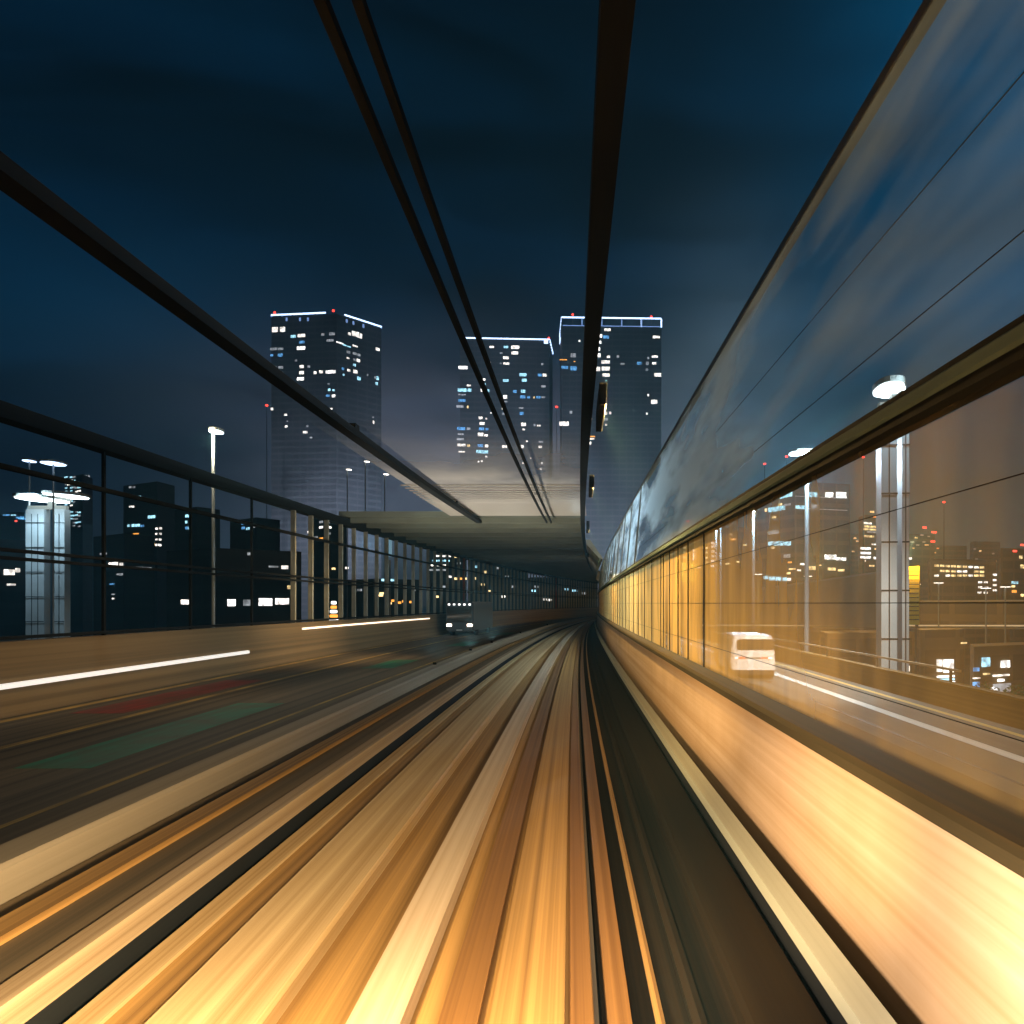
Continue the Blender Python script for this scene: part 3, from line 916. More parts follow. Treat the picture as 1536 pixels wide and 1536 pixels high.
def crown(T, segs):
    for X0, Y0, X1, Y1, th, c in segs:
        n = 1
        T.px((X0 + X1) / 2, (Y0 + Y1) / 2, abs(X1 - X0) + .5, th, c, 'crown_light')
# roof frame: posts standing on the roof carrying a lit top rail
def roof_frame(T, hgt, bays, matn, posts='crownd', skip=()):
    for Q in (T.A, T.B):
        d = Q - T.K
        L = d.length
        n = Vector((d.y, -d.x, 0)).normalized()
        if n.y > 0: n = -n
        for i in range(bays + 1):
            q = d * (i / bays)
            boxo('roof_post', q.x - .35, q.x + .35, q.y - .35, q.y + .35, T.top - T.base, T.top - T.base + hgt - .45, E[posts] if i in (bays, bays - 1) else M['gsteel'], T.t)
        for i in range(bays):
            if i in skip: continue
            a = d * (i / bays) + n * .1; b = d * ((i + 1) / bays) + n * .1
            bm = bmesh.new()
            tube(bm, (a.x, a.y, T.top - T.base + hgt), (b.x, b.y, T.top - T.base + hgt), .42, .42, 6)
            link_mesh('crown_light', bm, E[matn], T.t)
        if skip:
            a = d * (skip[0] / bays)
def beacon(T, X, Y, s, r=.7):
    x, y = px_pt(X, s)
    z = zz(Y, s)
    bm = bmesh.new()
    bmesh.ops.create_icosphere(bm, subdivisions=1, radius=r, matrix=Matrix.Translation((x - T.K.x, y - T.K.y, z - T.base)))
    b = link_mesh('beacon', bm, E['r'], T.t)
    bm = bmesh.new(); tube(bm, (x - T.K.x, y - T.K.y, T.top - T.base - .5), (x - T.K.x, y - T.K.y, z - T.base - r * .9), .15); link_mesh('beacon_mast', bm, M['gsteel'], b)
T1.top -= 0
roof_frame(T1, 0.9, 6, 'crown', 'crownd', (0,))
beacon(T1, 412, 469, 408); beacon(T1, 500, 466, 403)
for x in (430, 450, 462, 520, 530, 545): T1.px(x, 479 + max(0, x - 512) * .3, 2.6, 5, 'crownd')

# --- middle tower
T2 = Block('middle lit tower with one straight blue-white roof line, lower than its neighbours', px_pt(690, 450), px_pt(824, 453), px_pt(829, 478), zz(511, 452), name='tower', cat='tower')
Z = 340 / 1536
L2 = ((243,271,24,12,'c'),(306,273,30,12,'w'),(402,273,30,14,'c'),(465,275,54,22,'w'),(462,313,44,20,'w'),(370,315,20,8,'d'),(253,340,18,14,'d'),(402,346,38,18,'w'),(283,384,30,20,'w'),(366,385,10,10,'d'),(404,386,38,14,'w'),
    (110,413,60,20,'W'),(190,415,20,12,'d'),(286,418,26,16,'d'),(243,494,38,14,'w'),(246,528,36,20,'c'),(245,566,28,22,'w'),(277,570,24,20,'c'),(150,534,26,10,'w'),(105,565,58,22,'c'),(155,566,26,20,'c'),
    (105,596,50,8,'d'),(103,636,48,18,'b'),(90,676,48,16,'d'),(143,680,10,16,'y'),(400,500,36,16,'c'),(397,612,26,24,'w'),(397,643,28,8,'d'),(388,687,28,20,'w'),(388,726,24,14,'d'),(517,461,48,20,'c'),(526,498,34,20,'c'),
    (518,573,28,20,'c'),(516,612,32,20,'b'),(462,575,24,18,'b'),(555,614,18,14,'b'),(622,614,26,16,'b'),(592,615,8,14,'y'),(632,463,28,18,'b'),(664,464,24,18,'w'),(655,540,30,14,'d'),(655,614,24,10,'d'),(648,390,14,12,'d'),
    (508,724,26,20,'b'),(505,687,30,8,'d'),(520,798,32,22,'w'),(624,806,24,10,'w'),(595,802,12,14,'d'),(522,832,16,10,'w'),(230,754,28,16,'w'),(268,760,10,10,'w'),(240,792,32,18,'w'),(300,720,10,10,'w'),(326,722,18,14,'w'),
    (98,826,54,20,'b'),(148,827,24,16,'d'),(236,828,34,18,'b'),(274,830,20,14,'b'),(96,864,40,10,'d'),(230,866,36,22,'w'),(266,872,24,14,'w'),(92,898,48,14,'d'),(100,938,58,16,'w'),(148,942,20,14,'y'),(228,942,36,18,'b'),(270,944,22,18,'w'),
    (102,983,44,8,'w'),(222,982,42,22,'c'),(262,985,38,20,'c'),(392,948,32,18,'w'),(490,950,10,16,'w'),(512,948,20,20,'w'),(544,912,12,12,'w'),(638,916,30,10,'d'),(634,950,22,14,'w'),(268,1017,12,10,'w'),(216,1050,10,12,'w'),(238,1048,12,10,'w'),
    (570,1026,8,8,'w'),(519,1060,12,10,'w'),(646,1060,10,10,'w'),(638,1100,10,10,'w'))
for x, y, ww, hh, c in L2:
    T2.px(670 + x * Z, 460 + y * Z, ww * Z, hh * Z, c)
roof_frame(T2, 1.0, 5, 'crown')
T2.px(819, 512, 6, 7, 'crown', 'crown_light')
beacon(T2, 823, 507, 454)
# --- right tower
T3 = Block('right lit tower with an open glowing roof frame, behind the black girder', px_pt(840, 460), px_pt(843, 430), px_pt(992, 432), zz(489, 430), name='tower', cat='tower')
for x, y, ww, hh, c in ((1030,156,22,18,'d'),(1090,157,42,16,'w'),(1027,198,52,22,'W'),(1080,206,38,20,'b'),(1020,241,56,18,'W'),(1012,287,54,22,'W'),(1010,330,66,26,'W'),(1077,375,56,20,'w'),(1096,340,20,14,'w'),(1160,338,16,16,'d'),
    (1006,422,66,28,'w'),(1078,420,52,24,'w'),(1080,463,48,20,'w'),(1080,502,10,8,'c'),(1192,388,26,12,'d'),(1306,384,28,18,'b'),(1360,384,18,22,'d'),(1420,206,48,16,'w'),(1410,338,40,14,'w'),(1366,348,12,14,'d'),(1406,384,26,14,'w'),
    (1430,462,46,22,'w'),(1356,426,14,16,'d'),(1366,600,10,14,'w'),(1406,645,40,26,'w'),(1356,725,8,14,'w'),(978,630,34,14,'d'),(1075,722,24,18,'w'),(1108,720,14,18,'w'),(1078,763,30,18,'d'),(970,760,30,18,'w'),(1080,800,12,10,'w'),
    (972,880,66,8,'o'),(976,896,50,8,'w'),(964,926,30,20,'w'),(900,232,10,12,'w'),(858,330,34,26,'d'),(790,360,50,6,'o'),(866,372,12,5,'o'),(860,418,40,28,'b'),(800,412,44,20,'b'),(842,716,18,18,'d'),(795,793,64,28,'w')):
    T3.px(max(844.5, 670 + x * Z), 460 + y * Z, ww * Z, hh * Z, c)
roof_frame(T3, zz(476, 430) - T3.top, 5, 'crown', 'crown')
d3 = T3.B - T3.K
bm = bmesh.new(); tube(bm, (0, -.1, T3.top - T3.base + .3), (d3.x, d3.y - .1, T3.top - T3.base + .3), .22, .22, 6); link_mesh('frame_rail', bm, E['crownd'], T3.t)
for i in (1, 2, 3, 4):
    q = d3 * (i / 5 + .0)
    boxo('lit_roof_post', q.x - .3, q.x + .3, q.y - .8, q.y - .4, T3.top - T3.base, T3.top - T3.base + 4.2, E['crownd'], T3.t)
beacon(T3, 859, 472, 432); beacon(T3, 977, 475, 432)

# --- distant red beacons on slim masts
for X, Y, s, lab in ((1180, 686, 300, 'right of two red beacons on thin masts above the fence rail'), (1147, 697, 300, 'left of two red beacons on thin masts above the fence rail'),
                     (1295, 687, 300, 'red beacon on a thin mast left of the big right mast'), (1032, 783, 300, 'small red beacon close to the orange glow'),
                     (1416, 754, 400, 'faint red beacon on a thin mast far right'), (835, 611, 500, 'upper red beacon between the middle and right towers'), (819, 641, 500, 'lower red beacon between the middle and right towers'),
                     (400, 609, 380, 'small red beacon left of the left lit tower')):
    p = P(X, Y, s)
    t = thing('beacon_mast', lab, 'beacon mast', (p.x, p.y, -18), 0, 'red beacons on thin masts')
    bm = bmesh.new(); tube(bm, (0, 0, 0), (0, 0, p.z + 18), .5, .12, 6); link_mesh('mast', bm, M['steel'], t)
    bm = bmesh.new(); bmesh.ops.create_icosphere(bm, subdivisions=2, radius=s * .0016, matrix=Matrix.Translation((0, 0, p.z + 18.3)) @ Matrix.Diagonal((1.2, 1, .8, 1))); link_mesh('beacon', bm, E['r'], t)

# --- office block right, seen corner-on
B1 = Block('pale brown office block with lit glazed rows behind the right fence', px_pt(1128, 215), px_pt(1192, 200), px_pt(1275, 205), zz(722, 200), m='facade2')
ZZ = 290 / 1536
for x, y, ww, hh, c in ((915,447,30,34,'c'),(945,438,30,38,'c'),(980,430,36,40,'c'),(885,455,22,24,'c'),(1145,434,92,38,'c'),(1290,437,62,40,'W'),(1385,437,80,44,'W'),(1058,534,70,28,'c'),(1170,526,50,26,'d'),(790,557,16,24,'y'),(830,553,40,36,'c'),
    (875,548,40,36,'c'),(920,540,44,34,'c'),(905,512,26,16,'y'),(960,515,50,16,'d'),(855,614,30,16,'y'),(850,733,80,30,'d'),(830,823,42,32,'c'),(880,822,44,32,'c'),(930,822,44,32,'c'),(972,822,32,32,'c'),(845,855,24,18,'y'),(958,922,50,28,'d'),
    (1300,930,90,38,'W'),(1385,945,74,22,'W'),(980,972,28,12,'o'),(1075,986,32,14,'W'),(1000,1025,50,12,'y'),(1150,1018,60,30,'y'),(1050,1035,30,14,'w'),(1310,1025,60,22,'y'),(1385,1035,50,16,'y'),(970,1058,30,16,'y'),
    (790,1092,34,26,'c'),(840,1100,44,30,'c'),(890,1102,40,30,'c'),(940,1106,30,28,'c'),(975,1108,26,24,'w'),(1215,995,22,8,'y')):
    B1.px(1000 + x * ZZ, 660 + y * ZZ, ww * ZZ, hh * ZZ, c)
B1.px(1232, 764, 78, .9, 'd', 'sill_band'); B1.px(1232, 746, 78, .9, 'd', 'sill_band')
# --- slender blocks left of it
B0 = Block('narrow dark block with columns of round white lights near the orange glow', px_pt(1015, 262), px_pt(1062, 250), px_pt(1090, 258), zz(805, 250), m='facade2')
for x, y in ((367,820),(367,848),(365,886),(363,925),(363,962),(363,1000)): B0.px(1000 + x * ZZ, 660 + y * ZZ, 4.6, 3.6, 'W')
for x, y in ((320,858),(320,895),(318,935),(318,972),(145,855),(142,892),(141,932)): B0.px(1000 + x * ZZ, 660 + y * ZZ, 3.2, 3, 'y')
B0.px(1042, 832, 4.5, 16, 'w')
B0b = Block('low dark block between the twin thin posts and the office block', px_pt(1088, 240), px_pt(1102, 236), px_pt(1150, 244), zz(790, 236), m='facade2')
for x, y, ww, hh, c in ((755,808,36,22,'y'),(755,858,42,30,'c'),(765,900,22,14,'y'),(735,957,40,14,'o'),(700,970,40,22,'y'),(530,790,40,14,'o'),(515,748,22,8,'y'),(440,866,50,14,'y'),(490,984,36,10,'y'),(620,835,30,8,'y'),(565,968,20,10,'y'),(725,614,40,14,'y'),(745,708,60,14,'y')):
    B0b.px(1000 + x * ZZ, 660 + y * ZZ, ww * ZZ, hh * ZZ, c)
# --- tower with bands of light near the right mast
B2 = Block('slim high-rise with stacked bands of light beside the right mast', px_pt(1288, 310), px_pt(1297, 300), px_pt(1340, 306), zz(772, 300), m='facade2')
ZR = 266 / 1277
for x, y, ww, hh, c in ((150,215,56,14,'w'),(180,240,110,14,'y'),(170,260,100,12,'y'),(200,280,110,12,'d'),(160,310,70,14,'y'),(290,185,70,12,'d'),(290,222,80,12,'w'),(290,262,70,10,'d'),(210,170,40,10,'o'),(182,133,28,14,'y'),(135,397,74,16,'W'),(135,430,74,16,'W'),
    (135,461,74,16,'W'),(120,488,36,12,'w'),(215,400,30,12,'y'),(235,430,24,14,'w'),(270,468,180,16,'W'),(200,368,40,10,'w'),(260,370,34,10,'w'),(320,368,30,10,'w'),(240,542,30,16,'w'),(285,528,40,16,'w'),(335,537,46,20,'W'),(180,522,36,12,'y'),(105,512,34,20,'r')):
    B2.px(min(1339, max(1290, 1270 + x * ZR)), 740 + y * ZR, min(ww, 150) * ZR, hh * ZR, c)
B3 = Block('dark block with an orange roof sign behind the right mast', px_pt(1338, 320), px_pt(1345, 312), px_pt(1402, 318), zz(800, 312), m='facade2')
B3.px(1352, 803.5, 22, 4.6, 'o', 'roof_sign')
for x, y, ww, hh, c in ((470,350,30,10,'d'),(500,320,20,10,'y'),(540,300,24,10,'d'),(555,350,20,10,'d'),(575,372,30,8,'y'),(510,372,24,8,'d'),(440,468,54,14,'W'),(560,246,26,12,'r'),(628,280,34,12,'r'),(620,347,28,12,'r'),(590,310,16,8,'d'),(480,395,14,8,'y')):
    B3.px(1270 + x * ZR, 740 + y * ZR, ww * ZR, hh * ZR, c)
# --- long block with rows of amber windows
B4 = Block('long low block with three rows of amber windows far right', px_pt(1392, 252), px_pt(1396, 240), px_pt(1494, 246), zz(838, 240), m='facade2')
for r, y in enumerate((520, 558, 592)):
    for k in range(9):
        if (r, k) in ((1, 6), (2, 1), (1, 0)): continue
        B4.px(1270 + (645 + k * 41) * ZR, 740 + (y + k * .9 * (2 - r)) * ZR, 6.2, 3.0, random.choice('wyy'))
for x, y in ((960,640),(1000,640),(960,677),(1005,680),(955,714),(1000,716),(1065,587),(1065,625),(1065,661),(1065,698)):
    B4.px(1270 + x * ZR, 740 + y * ZR, 5.4, 2.8, 'w')
B5 = Block('dark block at the right picture edge with a few amber windows', px_pt(1498, 230), px_pt(1502, 220), px_pt(1600, 226), zz(822, 220), m='facade2')
for x, y, ww, hh, c in ((1210,416,26,12,'r'),(1265,372,30,12,'r'),(1252,460,20,22,'y'),(1268,527,34,26,'y'),(1210,643,46,18,'c'),(1198,670,24,14,'y'),(1205,706,32,18,'o'),(1266,735,28,20,'y'),(1205,820,30,14,'w')):
    B5.px(1270 + x * ZR, 740 + y * ZR, ww * ZR, hh * ZR, c)
# far low skyline, right
for k, (X0, X1, Y, s) in enumerate(((1392, 1450, 818, 520), (1455, 1500, 812, 540), (1270, 1300, 800, 520), (905, 960, 850, 420), (960, 1010, 835, 400))):
    b = Block(('low distant block above the amber window rows', 'distant block left of the right picture edge', 'distant block between the office block and the slim high-rise', 'distant low block behind the start of the orange fence', 'distant low block left of the narrow dark block')[k],
              px_pt(X0, s + 12), px_pt(X0 + 5, s), px_pt(X1, s + 5), zz(Y, s), m='facade2')
    for j in range(7):
        b.px(random.uniform(X0 + 7, X1 - 2), random.uniform(Y + 4, Y + 40), 3.5, 2, cpick((('y', 3), ('o', 1), ('d', 3))))

# --- viaduct across the right background, with traffic lights and lamps on it
vd = thing('viaduct', 'raised road crossing the right background behind the ribbed noise wall', 'viaduct')
def seg(name, X0, X1, s0, s1, Y0, Y1, m, th, parent=vd, off=0):
    a, b = P(X0, 905, s0), P(X1, 905, s1)
    za, zb = zz(Y0, s0), zz(Y0, s1) if False else zz(Y0 + (Y1 - Y0) * 0, s1)
    return a, b
def ribbon(name, X0, s0, X1, s1, Yt0, Yb0, Yt1, Yb1, m, th=.5, parent=None, off=0.0):
    """an upright slab from (X0, s0) to (X1, s1) with its top and bottom at the given photo rows"""
    a, b = Vector((*px_pt(X0, s0), 0)), Vector((*px_pt(X1, s1), 0))
    d = (b - a).normalized()
    n = Vector((d.y, -d.x, 0))
    if n.y > 0: n = -n
    bm = bmesh.new()
    vs = []
    for o in (off, off - th):
        q, r = a + n * o, b + n * o
        vs += [bm.verts.new((q.x, q.y, zz(Yb0, s0))), bm.verts.new((r.x, r.y, zz(Yb1, s1))), bm.verts.new((r.x, r.y, zz(Yt1, s1))), bm.verts.new((q.x, q.y, zz(Yt0, s0)))]
    bm.faces.new(vs[:4]); bm.faces.new(vs[4:][::-1])
    for i in range(4):
        j = (i + 1) % 4
        bm.faces.new((vs[i], vs[4 + i], vs[4 + j], vs[j]))
    bmesh.ops.recalc_face_normals(bm, faces=bm.faces[:])
    return link_mesh(name, bm, m, parent)
ribbon('edge_beam', 1020, 175, 1700, 100, 935, 940, 936, 945, M['conc'], 9, vd)
ribbon('parapet', 1020, 175, 1700, 100, 905, 936, 901, 938, M['facade2'], .3, vd, .4)
ribbon('top_rail', 1020, 175, 1700, 100, 903.5, 905, 898.5, 901, M['slat'], .3, vd, .45)
ribbon('edge_strip', 1020, 175, 1700, 100, 937, 938.6, 937.5, 939.8, emat('edge_glow', (1, .78, .45), .45), .2, vd, .6)  # bright line at the beam foot, its glow put into the strip
for X in (1100, 1300, 1500):
    s = 175 - (X - 1020) / 680 * 75 + 4
    x, y = px_pt(X, s)
    boxo('pier', x - 1, x + 1, y - 1, y + 1, -18, zz(941, s), M['conc'], vd)
for k, X in enumerate((1060, 1158, 1206, 1308, 1363, 1396, 1424, 1462, 1486, 1521)):
    s = 175 - (X - 1020) / 680 * 75 - .8
    x, y = px_pt(X, s)
    boxo('marker_lamp', x - .30, x + .30, y - .1, y + .1, zz(923, s) - .12, zz(923, s) + .12, E['b' if X == 1462 else 'o'], vd)
# ribbed noise wall with a yellow end
nw = thing('noise_wall', 'ribbed noise wall glowing pale amber in front of the viaduct', 'noise wall')
ribbon('panel', 1128, 150, 1340, 84, 887, 936, 857, 942, mat('noise_panel', (.42, .34, .22), .7, spots=(.5, .2, (.25, .2, .12))), .25, nw)
for k in range(22):
    t_ = k / 21
    s = 1 / ((1 - t_) / 150 + t_ / 84)
    X = 1128 + (1340 - 1128) * t_
    x, y = px_pt(X, s)
    boxo('rib', x - .16, x + .16, y - .35, y - .22, zz(936 + 6 * t_, s), zz(887 - 30 * t_, s), M['slab2'] if k % 3 else M['slat'], nw)
ribbon('top_cap', 1126, 150, 1342, 84, 884, 886.8, 854, 856.8, M['slat'], .5, nw, .2)
yp = thing('yellow_screen', 'yellow slatted screen closing the end of the ribbed noise wall', 'screen')
ribbon('panel', 1343, 83.5, 1379, 82, 851, 937, 849, 937, M['yel_panel'], .3, yp)
for k in range(12):
    ribbon('slat_shadow', 1344, 83, 1378, 81.5, 856 + k * 6.6, 857.4 + k * 6.6, 856 + k * 6.6, 857.4 + k * 6.6, M['coping'], .1, yp)
for X in (1347, 1375):
    x, y = px_pt(X, 84.5)
    boxo('post', x - .15, x + .15, y - .1, y + .1, -18, zz(852, 84.5), M['gsteel'], yp)
# light for the noise wall
for X, s, en in ((1180, 120, 9000), (1290, 90, 9000)):
    x, y = px_pt(X, s)
    l = lamp('noise_wall_light', 'POINT', (x + 2, y - 9, 9), en, SOD, .3)

# yellow sign with a ring
p = P(1034, 858, 62)
ys = thing('road_sign', 'square yellow sign with a dark ring on a thin post before the orange glow', 'road sign', (p.x, 62, -.4))
boxo('sign_plate', -.62, .62, -.03, .03, p.z + .4 - .78, p.z + .4 + .78, mat('sign_yellow', (.75, .50, .02), .5), ys, .01)
bm = bmesh.new()
n = 28
ri = [[bm.verts.new((r * math.cos(2 * math.pi * i / n), y, p.z + .4 + r * math.sin(2 * math.pi * i / n))) for i in range(n)] for r, y in ((.22, -.05), (.36, -.05), (.36, -.033), (.22, -.033))]
for a in range(4):
    b = (a + 1) % 4
    for i in range(n):
        j = (i + 1) % n
        bm.faces.new((ri[a][i], ri[a][j], ri[b][j], ri[b][i]))
link_mesh('ring', bm, mat('sign_ring', (.30, .19, .01), .5), ys)
bm = bmesh.new(); tube(bm, (0, .07, 0), (0, .07, p.z + .4), .05); link_mesh('post', bm, M['gsteel'], ys)

# --- low buildings below the right road
S1 = Block('low brown building below the right road with one bright square window', px_pt(1375, 74), px_pt(1381, 70), px_pt(1446, 72), zz(945, 70), m='facade2')
for x, y, ww, hh, c in ((728,1242,66,94,'W'),(663,1240,34,88,'w'),(708,1318,120,14,'w'),(708,1340,120,12,'c'),(708,1362,126,14,'W'),(838,1077,36,10,'y')):
    S1.px(1270 + x * ZR, 740 + y * ZR, ww * ZR, hh * ZR, c)
S2 = Block('shop front below the right road with blue-white and yellow-green lights', px_pt(1455, 66), px_pt(1461, 62), px_pt(1560, 66), zz(970, 62), m='facade2')
for x, y, ww, hh, c in ((925,1268,34,26,'b'),(928,1330,46,8,'w'),(925,1385,40,56,'b'),(930,1410,50,20,'c'),(995,1215,50,66,'c'),(1135,1228,56,50,'W'),(1105,1310,110,12,'w'),(1105,1345,40,18,'W'),(1050,1418,42,40,'W'),(1110,1400,120,60,'d'),(1000,1300,40,12,'y')):
    S2.px(1270 + x * ZR, 740 + y * ZR, ww * ZR, hh * ZR, c)
S3 = Block('dark building under the ribbed noise wall, below the right road', px_pt(1230, 100), px_pt(1240, 92), px_pt(1372, 96), zz(950, 92), m='facade2')
for x, y, ww, hh, c in ((295,1182,20,22,'w'),(425,1262,44,40,'w'),(375,1265,40,36,'y'),(520,1268,22,30,'y'),(255,1232,10,20,'y'),(518,1328,26,16,'W')):
    S3.px(1270 + x * ZR, 740 + y * ZR, ww * ZR, hh * ZR, c)

def tree(label, X, Ytop, s, r, group):
    p = P(X, Ytop, s)
    H = p.z + 18
    t = thing('tree', label, 'tree', (p.x, s, -18), 0, group)
    bm = bmesh.new()
    tube(bm, (0, 0, 0), (0, 0, H * .75), .22, .08, 8)
    for k in range(6):
        a = k * 1.05
        tube(bm, (0, 0, H * (.35 + .05 * k)), (math.cos(a) * r * .7, math.sin(a) * r * .7, H * (.6 + .05 * k)), .07, .02, 5)
    link_mesh('trunk', bm, M['bark'], t)
    bm = bmesh.new()
    for k in range(1500):
        v = Vector((random.gauss(0, 1), random.gauss(0, 1), random.gauss(0, 1))).normalized() * (random.random() ** .45) * r
        if random.random() < .3 and math.sin(v.x * 3 + v.z * 2.1) > .1: continue
        c = Vector((v.x, v.y, v.z * 1.15 + H - r * 1.1))
        q = Matrix.Rotation(random.uniform(0, 6.28), 3, 'Z') @ Matrix.Rotation(random.uniform(0, 3), 3, 'X')
        sz = random.uniform(.07, .16)
        bm.faces.new([bm.verts.new(c + q @ Vector(u)) for u in ((-sz, 0, 0), (0, -sz * .5, 0), (sz, 0, 0), (0, sz * .5, 0))])
    link_mesh('crown', bm, M['leaf'], t)
tree('small leafy tree left of the shop front below the right road', 1478, 1024, 56, 1.2, 'small trees by the shop')
tree('small leafy tree right of the shop front near the picture edge', 1528, 1026, 56, 1.3, 'small trees by the shop')
x, y = px_pt(1500, 52)
lamp('shop_light', 'POINT', (x, y, zz(1000, 52)), 120, (.9, 1, .7), .3)

# ---------------------------------------------------------------- left skyline
W1 = Block('slim high-rise with many cool white window rows beside the left mast', px_pt(97, 330), px_pt(124, 320), px_pt(139, 332), zz(711, 320), name='tower', cat='tower', m='facade3')
for r in range(15):
    for k in range(7):
        if random.random() < .68:
            X = 99.5 + k * 3.9 + (1.6 if k > 5 else 0)
            if X < 123: W1.px(X, 716 + r * 5.2 + random.uniform(-.6, .6), random.choice((3.2, 3.6, 4.5)), 1.9, cpick((('c', 5), ('w', 2), ('d', 2))))
    for X in (126.5, 130, 134):
        if random.random() < .7: W1.px(X, 714 + r * 5.2, 2.0, 2.4, cpick((('c', 3), ('d', 2))))
ZL = 260 / 1331
W2 = Block('dark broad block with a few cyan windows left of centre-left', px_pt(185, 270), px_pt(236, 260), px_pt(262, 270), zz(722, 260), m='facade3')
for x, y, ww, hh, c in ((1003,362,18,14,'d'),(1030,362,18,14,'d'),(1000,436,20,20,'c'),(1030,436,30,20,'c'),(1065,438,36,18,'c'),(1105,462,34,12,'b'),(1003,512,18,12,'w'),(1022,512,16,12,'w'),(1165,590,54,22,'c'),(990,658,18,18,'c'),(1025,656,26,20,'c'),(1058,656,32,20,'c'),(1095,660,24,16,'b'),
    (1205,680,16,14,'w'),(1232,678,16,16,'w'),(1203,721,14,12,'w'),(1230,720,16,14,'w'),(1203,764,14,12,'w'),(1228,764,16,14,'w'),(985,797,18,12,'y'),(1014,797,20,16,'y'),(1105,803,24,12,'y'),(1160,803,60,20,'y'),(1202,806,14,14,'w'),(1225,806,20,16,'w'),(1045,720,40,8,'o')):
    W2.px(x * ZL, 660 + y * ZL, ww * ZL, hh * ZL, c)
W3 = Block('low dark block with bright small windows right of the left mast', px_pt(140, 200), px_pt(186, 190), px_pt(232, 198), zz(800, 190), m='facade3')
for x, y, ww, hh, c in ((872,953,68,28,'w'),(935,955,22,24,'w'),(905,1032,16,12,'d'),(932,1032,24,18,'d'),(862,1106,34,12,'b'),(795,874,50,14,'d'),(1100,980,120,10,'d'),(870,1185,20,8,'d'),(872,1218,14,10,'w'),(705,1175,10,10,'y')):
    W3.px(x * ZL, 660 + y * ZL, ww * ZL, hh * ZL, c)
W4 = Block('low dark building at the far left edge with two lit rooms', px_pt(-60, 160), px_pt(-10, 150), px_pt(56, 156), zz(808, 150), m='facade3')
for x, y, ww, hh, c in ((70,1015,80,52,'w'),(135,1000,34,40,'w'),(85,1110,66,18,'w'),(215,1008,20,34,'d'),(250,1008,26,34,'d')):
    W4.px(x * ZL, 660 + y * ZL, ww * ZL, hh * ZL * .8, c)
W5 = Block('distant block behind the left mast with a blue-lit roof line', px_pt(-40, 300), px_pt(30, 290), px_pt(58, 296), zz(768, 290), m='facade3')
for x, y, ww, hh, c in ((50,577,50,10,'b'),(105,577,36,10,'c'),(155,595,60,12,'b'),(180,605,80,12,'b'),(125,622,14,10,'r'),(240,605,20,10,'b')):
    W5.px(x * ZL, 660 + y * ZL, ww * ZL, hh * ZL, c)
W6 = Block('wide dark block with a row of white lit windows left of the pale posts', px_pt(250, 150), px_pt(325, 142), px_pt(452, 152), zz(822, 142), m='facade3')
for X, Y, ww, hh, c in ((278, 903, 11, 7, 'w'), (347, 904, 12, 10, 'W'), (372, 904, 14, 9, 'd'), (398, 903, 20, 11, 'W'), (423, 902, 20, 9, 'w'), (440, 902, 6, 6, 'd'), (435, 881, 8, 5, 'y'), (427, 851, 10, 5, 'w'), (410, 850, 14, 2.5, 'd'), (375, 831, 8, 4, 'd')):
    W6.px(X, Y, ww, hh, c)
W7 = Block('dark block with a short column of windows between two dark neighbours', px_pt(262, 250), px_pt(296, 242), px_pt(330, 250), zz(760, 242), m='facade3')
for X, Y, c in ((280, 774, 'c'), (280, 783, 'c'), (280, 792, 'b'), (284, 774, 'c'), (284, 792, 'c')): W7.px(X, Y, 3, 4, c)
W8 = Block('dark block with two rows of blue windows left of the fence posts', px_pt(345, 260), px_pt(385, 250), px_pt(420, 258), zz(776, 250), m='facade3')
for X, Y, c in ((365, 785, 'b'), (371, 785, 'c'), (365, 792, 'b'), (372, 793, 'c'), (380, 790, 'd')): W8.px(X, Y, 4.5, 3.6, c)
W9 = Block('dark tall block behind the first pale fence posts', px_pt(462, 240), px_pt(486, 232), px_pt(520, 240), zz(772, 232), m='facade3')
for X, Y, c in ((482, 783, 'd'), (492, 783, 'd'), (482, 791, 'w'), (494, 791, 'w'), (482, 808, 'o'), (493, 800, 'd'), (464, 798, 'w'), (474, 806, 'd'), (500, 853, 'y'), (520, 852, 'w'), (490, 862, 'y'), (510, 880, 'y')): W9.px(X, Y, 5, 3, c)
W10 = Block('lit office block with stacked cool white rows behind the pale fence posts', px_pt(640, 200), px_pt(646, 190), px_pt(700, 198), zz(826, 190), m='facade3')
for Y, c in ((834, 'w'), (841, 'c'), (848, 'w'), (855, 'd')):
    for X in (654, 663, 672): W10.px(X + (Y - 834) * -.3, Y, 7.5, 2.4, c)
for X, Y, c in ((684, 835, 'y'), (688, 845, 'd'), (684, 868, 'y'), (690, 868, 'o'), (697, 868, 'y'), (675, 865, 'w'), (665, 880, 'd'), (655, 895, 'y')): W10.px(X, Y, 5, 3, c)
W11 = Block('dark block with scattered amber windows behind the middle fence posts', px_pt(702, 230), px_pt(712, 222), px_pt(790, 230), zz(838, 222), m='facade3')
for X, Y, c in ((712, 868, 'y'), (724, 877, 'y'), (735, 887, 'y'), (713, 850, 'c'), (745, 852, 'd'), (760, 865, 'd'), (728, 858, 'y'), (700, 892, 'y'), (755, 895, 'w'), (770, 880, 'd')): W11.px(X, Y, 5, 3.4, c)
W12 = Block('low dark block behind the farthest fence posts', px_pt(792, 260), px_pt(800, 250), px_pt(895, 258), zz(866, 250), m='facade3')
for X, Y, c in ((788, 886, 'w'), (795, 886, 'c'), (816, 899, 'w'), (824, 900, 'w'), (805, 880, 'd'), (850, 884, 'c'), (862, 886, 'c'), (876, 890, 'd')): W12.px(max(X, 801), Y, 7, 3, c)
W13 = Block('low dark block with orange sign lights left of the red fence post', px_pt(520, 170), px_pt(560, 162), px_pt(632, 170), zz(868, 162), m='facade3')
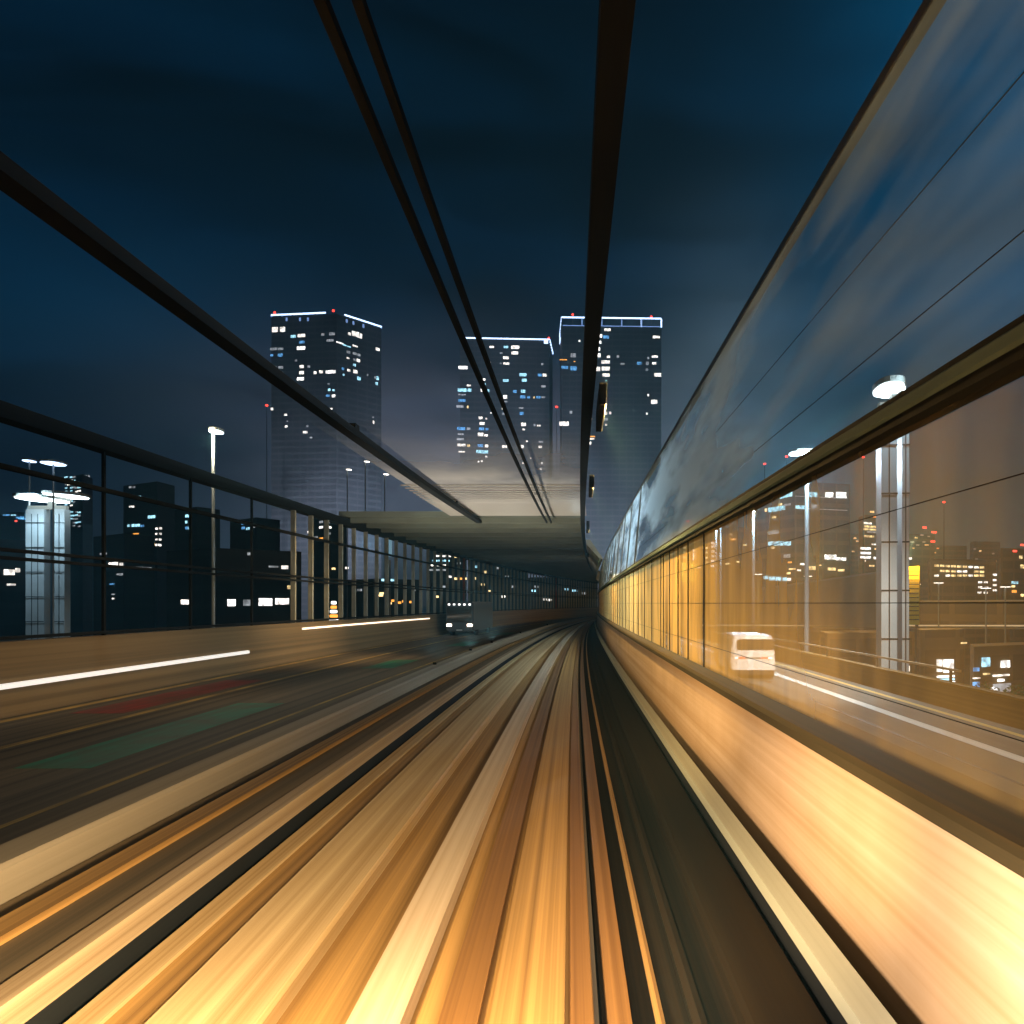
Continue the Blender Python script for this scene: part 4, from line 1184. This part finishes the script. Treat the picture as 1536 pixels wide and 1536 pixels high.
for X, Y, c in ((590, 901, 'o'), (598, 904, 'o'), (606, 902, 'o'), (617, 903, 'o'), (572, 890, 'y'), (584, 905, 'y'), (575, 870, 'c'), (580, 869, 'W'), (588, 870, 'c'), (571, 893, 'y'), (540, 885, 'd'), (620, 885, 'd')): W13.px(X, Y, 6, 3.2, c)
# tall narrow lit sign seen through the fence
p = P(583, 905, 110)
sg = thing('lit_pylon', 'slim pale blue lit pylon seen through the fence posts', 'lit pylon', (p.x, 110, -18))
bm = bmesh.new(); tube(bm, (0, 0, 0), (0, 0, 18 + zz(840, 110)), .35, .3, 10); link_mesh('shaft', bm, M['pylon'], sg)
boxo('light_panel', -.45, .45, -.36, .1, 18 + zz(835, 110), 18 + zz(794, 110), emat('pylon_panel', (.30, .55, .70), .45), sg)
boxo('cap', -.6, .6, -.4, .3, 18 + zz(793, 110), 18 + zz(791, 110), E['c'], sg)
# stacked orange-white lamp column
p = P(501, 935, 80)
lc = thing('lantern_column', 'stacked glowing orange and white lantern column behind the left parapet', 'lantern column', (p.x, 80, -.05))
boxo('shaft', -.12, .12, -.12, .12, 0, zz(900, 80), M['gsteel'], lc)
for k in range(5):
    z = zz(932 - k * 6.6, 80)
    boxo('lantern', -.42 + .05 * k, .42 - .05 * k, -.3, .121, z, z + .3, E['W'] if k % 2 == 0 else E['o'], lc, .03)
# traffic on the slip road
def bus(label, X, Yb, s, rz):
    p = P(X, Yb, s)
    t = thing('bus', label, 'bus', (p.x, s, p.z), rz)
    boxo('body', -1.2, 1.2, 0, 9.5, .35, 2.95, mat('bus_paint', (.07, .07, .075), .4), t, .12)
    boxo('windscreen', -1.08, 1.08, -.03, .04, 1.15, 2.45, M['carglass'], t, .01)
    for k in range(5):
        boxo('roof_lamp', -1.0 + k * .45, -.82 + k * .45, -.05, .05, 2.62, 2.76, E['W'], t)
    for x in (-.9, .9):
        boxo('headlight', x - .22, x + .22, -.08, .02, .80, 1.02, E['head'], t, .03)
    boxo('number_plate', -.25, .25, -.05, -.004, .45, .53, M['plate'], t)
    for x in (-1.05, 1.05):
        for y in (1.9, 7.6):
            bm = bmesh.new(); tube(bm, (x - .14, y, .48), (x + .14, y, .48), .48, .48, 16); link_mesh('wheel', bm, M['tyre'], t)
a = at(-11.9, 66, 0)
bus('bus with glowing headlights and roof lamps coming along the left road', VX + F * a.x / 66, VY + F * 2.79 / 66, 66, rot_at(-11.9, 66))
st_ = tag(sweep('light_trail', rect(-13.99, -13.93, 1.50, 1.58), 38, 64, E['strip']), 'thin warm light trail near the top of the left parapet below the fence posts', 'light trail')  # trail of passing car lights, modelled as an emissive strip
run('slip_road_kerb', 'low brown kerb along the slip road outside the left fence', 'kerb', rect(-15.15, -14.99, -.3, 1.015), M['parapet'], 10, 176)

# ================================================================== AIR
HAZE = .0009
hz = bmesh.new()
box(hz, -900, 900, -60, 760, -20.2, 175)
hm = bpy.data.materials.new('haze')
hm.use_nodes = True
ht = hm.node_tree
for n in list(ht.nodes): ht.nodes.remove(n)
ho = ht.nodes.new('ShaderNodeOutputMaterial')
pv = ht.nodes.new('ShaderNodeVolumePrincipled')
pv.inputs['Color'].default_value = (.30, .76, 1, 1)
pv.inputs['Density'].default_value = HAZE
pv.inputs['Anisotropy'].default_value = .35
ht.links.new(pv.outputs[0], ho.inputs['Volume'])
tag(link_mesh('haze', hz, hm), kind='stuff')
